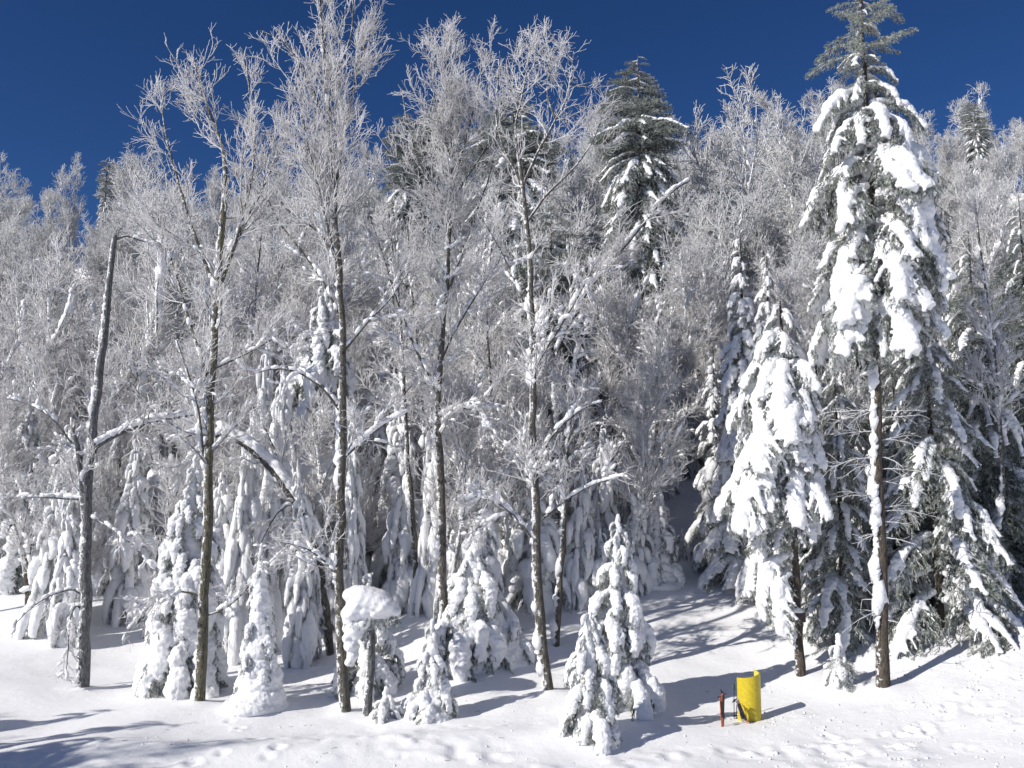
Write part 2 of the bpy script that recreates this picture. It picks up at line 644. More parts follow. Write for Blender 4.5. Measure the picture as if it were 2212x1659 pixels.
def trunk_snow(g, rs, Pt, Rd, dens=7.0, t0=0.02, t1=0.9, size=1.0, side=(-0.93, 0.0, 0.25), gap=0.35):
    """wind-packed snow along one side of a trunk, plus pads where branches leave it"""
    P_, R_ = Pt[0], Rd[0]
    s = np.r_[0, np.cumsum(np.linalg.norm(np.diff(P_, axis=0), axis=1))]
    n = int(s[-1] * dens)
    t = np.sort(t0 + (t1 - t0) * rs.rand(n)) * s[-1]
    keep = vnoise(t * 1.3, t * 0 + rs.rand() * 50, 8) > (gap - 0.5)
    t = t[keep]
    n = len(t)
    c = np.stack([np.interp(t, s, P_[:, i]) for i in range(3)], 1)
    r = np.interp(t, s, R_)
    T = norm(np.gradient(P_, axis=0))
    tt = np.stack([np.interp(t, s, T[:, i]) for i in range(3)], 1)
    sd = np.array(side) + 0.25 * rs.normal(size=(n, 3))
    sd = norm(sd - (sd * tt).sum(1, keepdims=True) * tt)
    C = c + sd * (r * 0.85)[:, None]
    bg = 1 + 1.1 * (rs.rand(n) < 0.10)
    S = np.stack([(0.04 + 0.13 * rs.rand(n)) * size * bg, ((0.018 + 0.035 * rs.rand(n)) * size + r * 0.25) * bg, ((0.018 + 0.035 * rs.rand(n)) * size + r * 0.2) * bg], 1)
    blobs(g, rs, C, tt, S, ICO1, 0.2)


def limb_snow(g, rs, Pt, Rd, n, size=1.0, tilt_ok=0.9, ico=ICO1, zlim=None):
    """snow lying along the top of branches"""
    M, Q, _ = Pt.shape
    idx = rs.randint(0, M, n)
    f = rs.rand(n) * (Q - 1.001)
    i = f.astype(int)
    fr = (f - i)[:, None]
    a, b = Pt[idx, i], Pt[idx, i + 1]
    c = a * (1 - fr) + b * fr
    r = Rd[idx, i]
    T = norm(b - a)
    k = np.abs(T[:, 2]) < tilt_ok
    if zlim is not None:
        k &= rs.rand(n) > sstep(zlim[0], zlim[1], c[:, 2])
    c, r, T = c[k], r[k], T[k]
    n = len(c)
    up = np.array([-0.35, 0, 1.0]) - (np.array([-0.35, 0, 1.0]) * T).sum(1, keepdims=True) * T
    up = norm(up)
    sz = (0.6 + 0.8 * rs.rand(n)) * size
    S = np.stack([0.11 * sz + r, 0.045 * sz + r * 0.7, 0.045 * sz + r * 0.5], 1)
    blobs(g, rs, c + up * (r + S[:, 2] * 0.55)[:, None], T, S, ico, 0.16)


def up_to(l, q):
    a = resample(np.concatenate([l[0][0], l[1][0][:, None]], 1), q)
    return a[None, :, :3], a[None, :, 3]


def crown(rs, limbs, dens=1.0, L1=1.9, a1=42, up1=0.55, L2=1.0, L3=0.42, n1=3.0, n2=6.0, n3=6.5, t0=0.15, thick=0.0078, wig=0.17):
    """branch orders grown from the given limbs; returns list of (points, radii, order)"""
    out = []
    mx = 14
    limbs = [(l[0], l[1]) if l[0].shape[1] == mx else up_to(l, mx) for l in limbs]
    PP = np.concatenate([l[0] for l in limbs])
    PR = np.concatenate([l[1] for l in limbs])
    tot = np.linalg.norm(np.diff(PP, axis=1), axis=2).sum()
    k1 = max(3, int(tot * n1 * dens * 0.78))
    b1 = grow(rs, PP, PR, k1, t0, 0.99, L1 * 1.5, a1, up1 * 0.7, 10, wig * 0.8, 0.55, thick * 1.3, 0.78, 0.035)
    k2 = int(k1 * n2 * 1.15)
    b2 = grow(rs, b1[0], b1[1], k2, 0.12, 0.98, L2, 36, up1 * 0.6, 6, wig * 1.1, 0.7, thick, 0.5, 0.018)
    k3 = int(k2 * n3 * 0.85)
    b3 = grow(rs, b2[0], b2[1], k3, 0.1, 1.0, L3, 40, up1 * 0.3, 4, wig * 1.6, 0.9, thick * 0.8, 0.4, thick * 1.15)
    return b1, b2, b3


def bare_tree(name, label, group, specs, bark, rs, crowns, snow_n=120, snow_size=1.0, tdens=7.0, extra=(), well=True, gap=0.35, cat='tree', base=None):
    """specs: list of limbs (points, radii); first is the trunk. crowns: list of (limb indices, kwargs)"""
    p0 = specs[0][0][0, 0].copy() if base is None else np.array(base)
    root = thing(name, label, cat, tuple(p0), 0, group)
    off = p0[None, None]

    def sh(l):
        return (l[0] - off, l[1])
    L = [sh(l) for l in specs]
    g = Geo()
    tubes(g, L[0][0], L[0][1], 10, cap=True)
    link('trunk', g.mesh('trunk', bark), root)
    for l in L[1:]:
        g = Geo()
        tubes(g, l[0], l[1], 7, cap=True)
        link('limb', g.mesh('limb', bark), root)
    gb, gt, gs = Geo(), Geo(), Geo()
    zl = (P(0, 720, p0[1])[2] - p0[2], P(0, 430, p0[1])[2] - p0[2])
    for ids, kw in crowns:
        b1, b2, b3 = crown(rs, [L[i] for i in ids], **kw)
        tubes(gb, b1[0], b1[1], 5)
        tubes(gt, b2[0], b2[1], 4)
        tubes(gt, b3[0], b3[1], 3)
        if snow_n:
            limb_snow(gs, rs, b2[0], b2[1], int(snow_n * 1.2), snow_size * 0.75, zlim=zl)
            limb_snow(gs, rs, b1[0][:, :6], b1[1][:, :6], int(snow_n * 0.9), snow_size, zlim=zl)
    if gb.v:
        link('branches', gb.mesh('branches', M_LIMB), root)
        link('frosted_twigs', gt.mesh('frosted_twigs', M_TWIG), root)
    if tdens:
        trunk_snow(gs, rs, L[0][0], L[0][1], tdens, gap=gap)
        for l in L[1:]:
            limb_snow(gs, rs, l[0], l[1], 12, snow_size * 1.0, 0.97, zlim=zl)
    for l, n, sz in extra:
        limb_snow(gs, rs, L[l][0], L[l][1], n, sz, 0.99, ICO2)
    if gs.v:
        link('clinging_snow', gs.mesh('clinging_snow', M_SNOW), root)
    if well:
        WELLS.append((p0[0], p0[1], 0.45, 0.10))
    return root


def rooted(u, v):
    b = gat(u, v)
    return b[1]


def sink(l, d=0.5):
    """carry a trunk a little way into the snow"""
    pt, rd = l
    e = pt[:, :1] + np.array([0, 0, -d])
    return np.concatenate([e, pt], 1)[:, :], np.concatenate([rd[:, :1] * 1.1, rd], 1)


def front_trees():
    grp = 'tall bare trees in the front row'
    # T1 broken birch, left
    y = rooted(180, 1490)
    rs = np.random.RandomState(11)
    tr = sink(px_limb([(180, 1490), (184, 1350), (186, 1200), (190, 1060), (203, 900), (218, 780), (233, 650), (243, 560), (250, 508)], y, 25, 11, 0, 26))
    l1 = px_limb([(184, 1120), (176, 1040), (170, 980), (160, 940)], y, 16, 10, -0.2, 8)
    l2 = px_limb([(208, 965), (240, 945), (300, 920), (350, 905), (400, 900), (440, 890)], y, 11, 4, 0.6)
    l3 = px_limb([(180, 1290), (160, 1270), (110, 1285), (70, 1310), (30, 1350)], y, 5, 1.5, -0.5)
    l4 = px_limb([(178, 1320), (165, 1300), (150, 1340), (146, 1420), (140, 1470)], y, 5, 1.5, -0.4)
    l5 = px_limb([(188, 1080), (120, 1075), (50, 1072), (0, 1078), (-40, 1085)], y, 6, 2, 0.3)
    l6 = px_limb([(184, 1000), (150, 950), (110, 900), (60, 870), (10, 860)], y, 6, 2, -0.3)
    l7 = px_limb([(200, 1120), (240, 1140), (290, 1180), (330, 1230)], y, 5, 2, -0.6)
    l8 = px_limb([(246, 520), (275, 505), (300, 520), (330, 525)], y, 7, 2, 0.2, 8)
    bare_tree('birch_tree', 'broken-topped grey birch at the far left with thin drooping twigs over open snow', grp,
              [tr, l1, l2, l3, l4, l5, l6, l7, l8], M_BIRCH, rs,
              [([2, 5, 6], dict(n1=2.6, L1=1.4, up1=0.05, n2=5, n3=5, a1=50)), ([3, 4, 7], dict(n1=3, L1=0.9, up1=-0.35, n2=4, n3=3, L2=0.5, thick=0.008)),
               ([8], dict(n1=4, L1=0.6, up1=-0.1)), ([1], dict(n1=4, L1=1.3, up1=0.1))],
              60, 1.0, 9, [(2, 40, 1.5), (5, 14, 1.1)])
    # T2 lichen trunk
    y = rooted(430, 1522)
    rs = np.random.RandomState(12)
    tr = sink(px_limb([(430, 1522), (436, 1400), (442, 1250), (450, 1080), (455, 900), (460, 760), (468, 640), (478, 500), (488, 400)], y, 24, 12, 0, 26))
    L = [tr,
         px_limb([(488, 400), (482, 320), (455, 250), (432, 190), (420, 130)], y, 10, 2.5, 0.3),
         px_limb([(468, 640), (440, 560), (405, 460), (375, 360), (355, 280), (348, 215)], y, 9, 2.5, 0.8),
         px_limb([(474, 620), (510, 520), (535, 430), (552, 340), (545, 240), (530, 130)], y, 11, 2.5, -0.2),
         px_limb([(490, 560), (530, 480), (580, 380), (612, 300), (630, 210)], y, 10, 2.5, 0.6),
         px_limb([(450, 820), (410, 700), (370, 560), (330, 440), (280, 350)], y, 8, 2, 1.6),
         px_limb([(448, 940), (420, 935), (400, 945), (360, 952)], y, 7, 2.5, -0.3, 8),
         px_limb([(440, 1000), (436, 940), (428, 870), (400, 790), (380, 730)], y, 7, 2.5, -0.5, 8),
         px_limb([(455, 800), (520, 770), (580, 740), (640, 690)], y, 5, 2, 0.5, 8),
         px_limb([(445, 1330), (500, 1310), (560, 1240), (600, 1215)], y, 5, 1.5, -0.6, 8),
         px_limb([(438, 1290), (380, 1270), (330, 1300), (270, 1370)], y, 5, 1.5, -0.6, 8)]
    bare_tree('hardwood_tree', 'tall tree with yellow-green lichen on its trunk beside the snow-laden little spruce', grp, L, M_LICHEN, rs,
              [([1, 2, 3, 4, 5], dict(n1=2.8, n2=6.5, n3=6, up1=0.6, L1=1.7)), ([6, 7, 8], dict(n1=3.4, L1=1.6, up1=0.15, a1=50)), ([9, 10], dict(n1=3, L1=0.8, up1=-0.2, n3=4)),
               ([0], dict(n1=2.2, t0=0.45, L1=2.0, a1=55, up1=0.3))],
              90, 1.0, 6, [(6, 16, 1.3), (7, 12, 1.6)], gap=0.5)
    # T3 the tallest, with its twin leader
    y = rooted(748, 1545)
    rs = np.random.RandomState(13)
    tr = sink(px_limb([(748, 1545), (738, 1440), (731, 1300), (734, 1150), (740, 980), (742, 820), (738, 680), (730, 560), (722, 440), (716, 330), (712, 230), (700, 120), (690, 10), (690, -60)], y, 25, 4, 0, 34))
    L = [tr,
         px_limb([(734, 620), (715, 520), (690, 420), (668, 330), (655, 260), (640, 180)], y, 9, 2.5, -0.4),
         px_limb([(722, 440), (735, 340), (752, 240), (775, 140), (800, 60), (822, 40)], y, 8, 2, 0.4),
         px_limb([(716, 330), (690, 230), (660, 150), (620, 90), (560, 65)], y, 7, 2, 0.2),
         px_limb([(712, 230), (730, 150), (760, 80), (765, 0), (770, -60)], y, 6, 2, -0.2),
         px_limb([(730, 560), (690, 500), (640, 470), (600, 430)], y, 7, 2, 0.5),
         px_limb([(738, 700), (700, 610), (650, 540), (600, 480), (575, 420)], y, 8, 2, 0.9),
         px_limb([(742, 900), (700, 840), (640, 800), (590, 795), (540, 810)], y, 6, 2, -0.7),
         px_limb([(742, 990), (775, 960), (830, 915), (880, 890)], y, 6, 2, 0.4),
         px_limb([(742, 760), (790, 700), (840, 650), (880, 590)], y, 6, 2, 0.6),
         px_limb([(735, 1250), (700, 1210), (660, 1180), (600, 1170)], y, 5, 1.5, -0.6, 8)]
    bare_tree('hardwood_tree', 'tallest bare tree, its white frosted crown running out of the top of the picture', grp, L, M_BARK, rs,
              [([0], dict(t0=0.62, n1=3.2, n2=6, n3=6, up1=0.5, L1=2.0, a1=40)), ([1, 2, 3, 4, 5], dict(n1=3.0, n2=6, n3=6, up1=0.55, L1=1.5)),
               ([6, 9], dict(n1=2.4, up1=0.35, L1=1.5)), ([7, 8, 10], dict(n1=3, up1=0.05, L1=1.3, a1=48))],
              90, 1.0, 7, [(8, 20, 1.3)], gap=0.42)
    # T3b bent tree, arched under its snow
    y = rooted(748, 1545) + 0.9
    rs = np.random.RandomState(14)
    bs = gat(714, 1420)
    y = bs[1]
    tr = sink(px_limb([(714, 1420), (705, 1330), (695, 1240), (676, 1170), (650, 1110), (615, 1050), (575, 1000), (530, 960), (480, 935)], y, 19, 12, -0.6, 22))
    L = [tr, px_limb([(660, 1130), (640, 1080), (600, 1100), (560, 1180)], y, 6, 2, -0.5, 8), px_limb([(630, 1070), (600, 980), (560, 900), (530, 850)], y, 6, 2, 0.3, 8),
         px_limb([(480, 935), (440, 960), (400, 1010), (380, 1070)], y - .6, 7, 2, -0.3, 8)]
    bare_tree('bent_tree', 'thin tree bowed in an arch to the left by the snow on its back', grp, L, M_BARK, rs,
              [([0], dict(t0=0.3, n1=1.8, L1=1.1, up1=0.1, a1=60)), ([1, 2, 3], dict(n1=3, L1=0.9, up1=-0.1))], 60, 1.0, 3, [(0, 190, 2.0), (3, 30, 1.6)])
    # T4 centre
    y = rooted(960, 1445)
    rs = np.random.RandomState(15)
    tr = sink(px_limb([(960, 1445), (958, 1320), (952, 1200), (955, 1080), (948, 960), (944, 850), (955, 720), (966, 600), (972, 480), (976, 380), (975, 280), (968, 180), (962, 70)], y, 22, 3, 0, 32))
    L = [tr,
         px_limb([(972, 480), (935, 420), (900, 340), (878, 260), (868, 190)], y, 7, 2, 0.3),
         px_limb([(974, 420), (1000, 320), (1022, 240), (1035, 170), (1062, 110)], y, 7, 2, -0.3),
         px_limb([(972, 440), (1010, 380), (1050, 320), (1080, 260), (1105, 190)], y, 6, 2, 0.2),
         px_limb([(976, 350), (950, 270), (935, 190), (940, 110)], y, 5, 2, -0.3),
         px_limb([(962, 650), (1000, 540), (1030, 450), (1060, 380), (1075, 280)], y, 7, 2, 0.6),
         px_limb([(944, 850), (900, 760), (860, 660), (830, 560), (800, 470)], y, 7, 2, 0.5),
         px_limb([(948, 900), (990, 880), (1040, 885), (1050, 920)], y, 5, 2, -0.3, 8),
         px_limb([(952, 780), (990, 700), (1040, 620), (1080, 560)], y, 6, 2, 0.8)]
    bare_tree('hardwood_tree', 'slender tree in the centre with a fan of white twigs against the sky', grp, L, M_BARK, rs,
              [([0], dict(t0=0.68, n1=3.2, up1=0.5, L1=1.6)), ([1, 2, 3, 4], dict(n1=3.4, up1=0.5, L1=1.5, n3=6)), ([5, 6, 8], dict(n1=2.4, up1=0.4, L1=1.5)), ([7], dict(n1=4, up1=0, L1=1.0)),
               ([0], dict(t0=0.35, n1=1.6, up1=0.3, L1=1.6, a1=50))],
              110, 1.1, 7, [(7, 16, 1.3)], gap=0.42)
    # T4b, T4c thinner trees behind it
    for (pts, w, sd, lab) in (([(900, 1332), (898, 1240), (893, 1140), (884, 1030), (876, 920), (872, 820), (868, 700), (850, 560), (835, 420)], 16, 21, 'thin tree with mottled bark just left of the central tree, behind the snow cap stump'),
                              ([(934, 1262), (928, 1150), (922, 1030), (915, 900), (905, 780), (890, 640), (880, 480)], 12, 22, 'dark narrow trunk between two others near the middle of the stand'),
                              ([(1028, 1240), (1022, 1100), (1018, 960), (1024, 820), (1040, 660), (1050, 500), (1060, 380)], 10, 23, 'narrow straight stem right of the central tree, white with frost'),
                              ([(1098, 1280), (1092, 1180), (1082, 1060), (1070, 960), (1062, 860), (1050, 700), (1062, 520), (1080, 400)], 12, 24, 'slim stem in front of the domed snow ghost'),
                              ([(1200, 1402), (1206, 1290), (1214, 1190), (1222, 1100), (1225, 980), (1240, 820), (1250, 700)], 17, 25, 'leaning dead stem tucked close behind the forked tree'),
                              ([(560, 1200), (556, 1080), (552, 960), (540, 820), (548, 680), (560, 540), (575, 420)], 12, 26, 'pale stem behind the arched tree'),
                              ([(265, 1235), (262, 1120), (258, 1010), (250, 900), (235, 800), (222, 690)], 15, 27, 'short mossy trunk behind the broken birch'),
                              ([(1810, 1330), (1816, 1220), (1812, 1080), (1822, 950), (1818, 820), (1830, 640), (1826, 500)], 11, 28, 'thin bare tree between the two big spruces'),
                              ([(2135, 1330), (2150, 1200), (2168, 1060), (2160, 900), (2140, 700), (2120, 560), (2105, 430)], 14, 29, 'leafless tree in the shade at the right edge')):
        b = gat(*pts[0])
        rs = np.random.RandomState(sd)
        tr = sink(px_limb(pts, b[1], w, 3, 0.4, 24))
        top = px_limb(pts[-3:], b[1] + .3, 5, 2, 0.5, 8)
        bare_tree('thin_tree', lab, 'thinner trees among the front row', [tr], M_BARK, rs,
                  [([0], dict(t0=0.4, n1=2.6, up1=0.4, L1=1.7, a1=42, thick=0.011))], 70, 1.2, 8, gap=0.35)
    # T5 forked tree right of centre
    y = rooted(1184, 1497)
    rs = np.random.RandomState(16)
    tr = sink(px_limb([(1186, 1497), (1174, 1420), (1166, 1330), (1160, 1200), (1156, 1080), (1152, 960), (1150, 840), (1152, 720), (1146, 600), (1138, 490), (1130, 400), (1118, 330)], y, 24, 8, 0, 30))
    L = [tr,
         px_limb([(1118, 330), (1112, 270), (1130, 200), (1142, 130), (1150, 75)], y, 6, 2, 0.2),
         px_limb([(1130, 400), (1160, 330), (1200, 260), (1230, 200), (1240, 110)], y, 7, 2, -0.3),
         px_limb([(1138, 480), (1180, 420), (1235, 370), (1280, 310), (1305, 240)], y, 7, 2, 0.4),
         px_limb([(1200, 260), (1180, 200), (1190, 140), (1200, 100)], y, 5, 2, 0),
         px_limb([(1130, 400), (1090, 330), (1070, 260), (1075, 180), (1080, 110)], y, 6, 2, 0.3),
         px_limb([(1150, 700), (1110, 600), (1070, 520), (1040, 470)], y, 6, 2, 0.4),
         px_limb([(1156, 1000), (1200, 930), (1260, 880), (1330, 860)], y, 6, 2, 0.2),
         px_limb([(1152, 800), (1200, 720), (1250, 640), (1290, 560)], y, 7, 2, -0.5),
         px_limb([(1160, 1180), (1120, 1120), (1070, 1080), (1010, 1070)], y, 5, 1.5, -0.5, 8),
         px_limb([(1162, 1130), (1220, 1080), (1290, 1040), (1350, 1030)], y, 5, 1.5, -0.5, 8)]
    bare_tree('hardwood_tree', 'curved dark trunk right of centre with an open crooked crown of white twigs', grp, L, M_BARK, rs,
              [([1, 2, 3, 4, 5], dict(n1=3.6, up1=0.4, L1=1.5, n2=5, n3=5, wig=0.22, a1=50)), ([6, 7, 8], dict(n1=2.8, up1=0.25, L1=1.5)), ([9, 10], dict(n1=3, up1=0, L1=1.2, a1=50)),
               ([0], dict(t0=0.35, n1=1.8, up1=0.25, L1=1.9, a1=50))],
              110, 1.15, 7, gap=0.4)
    # leaning snow-plastered trunk
    rs = np.random.RandomState(17)
    b = gat(1190, 1330)
    y = b[1] + 6
    bs = P(1175, 900, y)
    tr = px_limb([(1150, 1330), (1160, 1160), (1175, 980), (1205, 760)], y, 15, 11, 0.6, 14)
    tr = sink(tr, 2.5)
    L = [tr, px_limb([(1205, 760), (1240, 670), (1290, 600), (1340, 545), (1400, 470), (1450, 410), (1490, 390)], y + .6, 8, 4, 0.8, 16),
         px_limb([(1240, 670), (1300, 630), (1360, 570)], y + .8, 6, 3, 0.3, 8), px_limb([(1400, 470), (1440, 460), (1500, 470)], y + 1.2, 6, 3, 0.3, 8)]
    bare_tree('leaning_tree', 'long leaning trunk plastered with thick snow, slanting up to the right above the clearing', grp, L, M_BARK, rs,
              [([0], dict(t0=0.5, n1=2.6, up1=0.2, L1=1.5, a1=50)), ([1, 2, 3], dict(n1=3, L1=1.2, up1=0.2))], 90, 1.1, 0, [(1, 60, 1.35), (2, 9, 1.1), (3, 9, 1.1)], well=False)
    # T6 crusted snag above the ghost right of centre
    rs = np.random.RandomState(18)
    b = gat(1412, 1235)
    y = b[1]
    tr = sink(px_limb([(1412, 1235), (1410, 1100), (1408, 1020), (1416, 940), (1412, 870), (1404, 830), (1398, 770)], y, 16, 8, 0, 18))
    L = [tr, px_limb([(1416, 940), (1425, 880), (1415, 800), (1420, 700), (1430, 600)], y, 9, 3, 0.4, 10), px_limb([(1408, 1020), (1440, 960), (1470, 900), (1500, 880)], y, 6, 2, 0, 8),
         px_limb([(1408, 1050), (1370, 990), (1340, 930), (1310, 900)], y, 6, 2, 0, 8)]
    bare_tree('crusted_snag', 'twisted snag wrapped in crusted snow at the edge of the clearing', grp, L, M_BARK, rs,
              [([1, 2, 3], dict(n1=3.5, up1=0.2, L1=1.5)), ([0], dict(t0=.5, n1=2.5, L1=1.4, a1=60, up1=0))], 60, 1.2, 16, [(0, 70, 1.6), (1, 30, 1.4)], gap=0.0)


# ------------------------------------------------------------------ the frosted wood on the slope behind
def proto_bare(seed, h, spread, clumps, thick, dens=1.0, multi=1, far=False):
    cs = 0.6 if far else 0.9
    rs = np.random.RandomState(seed)
    limbs = []
    for k in range(multi):
        n = 12
        p = np.zeros((n, 3))
        d = norm(np.array([0.18 * rs.normal(), 0.18 * rs.normal(), 1.0]))
        p[0] = (0.15 * rs.normal() * (multi > 1), 0.15 * rs.normal() * (multi > 1), -0.8)
        hh = h * (0.8 + 0.2 * rs.rand()) if k else h
        for i in range(1, n):
            d = norm(d + np.array([0, 0, 0.12]) + 0.07 * rs.normal(size=3))
            p[i] = p[i - 1] + d * (hh + .8) / (n - 1)
        r = np.linspace(0.012 * h, 0.02, n)
        limbs.append((p[None], r[None]))
    PP = np.concatenate([l[0] for l in limbs])
    PR = np.concatenate([l[1] for l in limbs])
    gA, gB = Geo(), Geo()
    tubes(gA, PP, PR, 6)
    nl = int(7 * dens * multi ** 0.5 * h / 9)
    lm = grow(rs, PP, PR, nl, 0.3, 0.9, h * 0.42 * spread, 36, 0.55, 9, 0.09, 0.55, 0.018, 0.5)
    tubes(gA, lm[0], lm[1], 5)
    b0 = (np.concatenate([lm[0]]), np.concatenate([lm[1]]))
    n1 = int(h * 13 * dens)
    q1 = grow(rs, b0[0], b0[1], int(n1 * .75), 0.1, 0.98, 1.7, 40, 0.45, 6, 0.12, 0.6, thick * 1.3, 0.4, 0.03)
    q1b = grow(rs, PP, PR, int(n1 * .25), 0.35, 0.99, 1.5, 45, 0.45, 6, 0.12, 0.5, thick * 1.3, 0.5, 0.03)
    q1 = (np.concatenate([q1[0], q1b[0]]), np.concatenate([q1[1], q1b[1]]))
    q2 = grow(rs, q1[0], q1[1], int(n1 * 7), 0.1, 1.0, 0.95, 42, 0.2, 5, 0.22, 0.8, thick, 0.4, thick * 1.4)
    q3 = grow(rs, q2[0], q2[1], int(n1 * (24 if not far else 18)), 0.05, 1.0, 0.45, 42, 0.1, 4 if not far else 3, 0.28, 0.9, thick * 0.8, 0.3, thick)
    tubes(gA, q1[0], q1[1], 4)
    tubes(gB, q2[0], q2[1], 3)
    tubes(gB, q3[0], q3[1], 3)
    gS = Geo()
    if clumps:
        trunk_snow(gS, rs, PP[:1], PR[:1], 6, size=1.3, gap=0.3)
        limb_snow(gS, rs, lm[0], lm[1], clumps // 2, 1.9 * cs, 0.97)
        limb_snow(gS, rs, q1[0], q1[1], clumps // 2, 1.7 * cs, 0.9)
    a = gA.mesh('trunk', M_LIMB)
    b = gB.mesh('frosted_twigs', M_TWIG_FAR if far else M_TWIG)
    c = gS.mesh('clinging_snow', M_SNOW) if gS.v else None
    return a, b, c


MARKS = ((150, 'left of the broken birch'), (330, 'behind the broken birch'), (560, 'behind the lichened trunk'), (680, 'left of the tallest bare tree'), (840, 'behind the tallest bare tree'),
         (1020, 'behind the central tree'), (1110, 'right of the central tree'), (1290, 'behind the crooked-crowned tree'), (1420, 'under the broad dark spruce head'), (1560, 'above the clearing'),
         (1700, 'behind the leaning spruce'), (1820, 'between the two big spruces'), (1960, 'behind the tallest spruce'), (2080, 'right of the tallest spruce'), (9999, 'at the right edge'))
BANDS = ((37, 'at the foot of the hill'), (46, 'low on the hill'), (56, 'partway up the hill'), (67, 'halfway up the hill'), (78, 'high on the hill'), (90, 'near the crest'), (999, 'on the crest'))


def where(x, y):
    u = CU + FPX * x / y
    return next(m for k, m in MARKS if u < k), next(b for k, b in BANDS if y < k)


def free_for_wood(x, y):
    a = x / y
    if y < 31 + 3 * (a < -0.25):
        return False
    if 0.115 < a < 0.28 and y < 42 + 3 * (0.15 < a < 0.25):
        return False
    if a > 0.36 and y < 32:
        return False
    return True


def wood():
    rs = np.random.RandomState(5)
    near = [proto_bare(100 + i, h, sp, 300, 0.012, dn, mu) for i, (h, sp, dn, mu) in enumerate(((11, 1.0, 0.85, 1), (9, 1.1, 0.9, 2), (10.5, 0.9, 0.8, 1), (7.5, 1.2, 1.0, 3)))]
    far = [proto_bare(200 + i, h, sp, 90, 0.017, dn, mu, True) for i, (h, sp, dn, mu) in enumerate(((12, 1.0, 0.9, 2), (10.5, 1.15, 1.0, 3), (11.5, 0.95, 0.9, 1), (9.5, 1.2, 1.0, 2)))]
    pts = []
    tries = 0
    while tries < 40000 and len(pts) < 292:
        tries += 1
        y = 28 + 76 * rs.rand() ** 0.85
        a = -0.66 + 1.32 * rs.rand()
        x = a * y
        if not free_for_wood(x, y):
            continue
        dm = 2.3 + 0.028 * y
        if all((x - p[0]) ** 2 + (y - p[1]) ** 2 > dm * dm for p in pts):
            pts.append((x, y))
    pts.sort(key=lambda p: p[1])
    for (u, yy, tv, i, lab) in ((350, 42, 350, 3, 'wide many-stemmed tree rising behind the lichened trunk on its left'), (565, 50, 370, 1, 'many-stemmed frosted tree between the lichened trunk and the tallest tree'),
                                (640, 50, 400, 0, 'frosted tree close behind the tallest tree on its left'),
                                (1245, 50, 400, 3, 'bushy frosted tree behind the crooked crown on its right'), (1335, 40, 560, 1, 'frosted tree below the broad dark spruce head'),
                                (1590, 64, 225, 1, 'round-headed frosted tree on the skyline right of the broad dark spruce head'), (1690, 72, 240, 3, 'frosted tree on the skyline just left of the tallest spruce'),
                                (110, 50, 480, 3, 'pale many-stemmed tree behind the broken birch')):
        p = P(u, tv, yy)
        z = float(H(p[0], yy))
        src = near[i]
        k = (p[2] - z) / ((11, 9, 10.5, 7.5)[i] + 1.5)
        if yy > 55:
            src = far[i]
            k = (p[2] - z) / ((12, 10.5, 11.5, 9.5)[i] + 1.0)
        t = thing('frosted_tree', lab, 'tree', (p[0], yy, z), rs.rand() * 6.28)
        t.scale = (k * 0.95, k * 0.95, k)
        for part, me in zip(('trunk', 'frosted_twigs', 'clinging_snow'), src):
            link(part, me, t)
    for k, (x, y) in enumerate(pts):
        z = float(H(x, y))
        a = x / y
        hs = 0.78 + 0.36 * rs.rand()
        if y > 55:
            hs *= 1.06 + 0.20 * float(sstep(-0.25, 0.15, a)) - 0.30 * float(sstep(0.36, 0.5, a))
        side = 'left' if a < -0.2 else ('right' if a > 0.25 else 'middle')
        mk, bd = where(x, y)
        i = rs.randint(4)
        if y < 50:
            tr = near[i]
            if a < -.33:
                hs *= .85
            nm = 'frosted_tree'
            lab = ('tall snow-flecked', 'twin-stemmed snow-flecked', 'slim snow-flecked', 'bushy snow-flecked')[i] + ' bare tree ' + bd + ', ' + mk
            grp = 'snow-flecked bare trees on the lower slope, ' + side
        else:
            tr = far[i]
            nm = 'rimed_tree'
            lab = ('twin-stemmed', 'bushy', 'single-stemmed', 'spreading')[i] + ' rime-white tree ' + bd + ', ' + mk
            grp = 'rime-white bare trees high on the hill, ' + side
        rz = rs.rand() * 6.28
        t = thing(nm, lab, 'tree', (x, y, z), rz, grp)
        t.rotation_euler = (0.05 * rs.normal(), 0.05 * rs.normal(), rz)
        t.scale = (hs * (0.9 + 0.2 * rs.rand()),) * 2 + (hs,)
        link('trunk', tr[0], t)
        link('frosted_twigs', tr[1], t)
        if tr[2]:
            link('clinging_snow', tr[2], t)


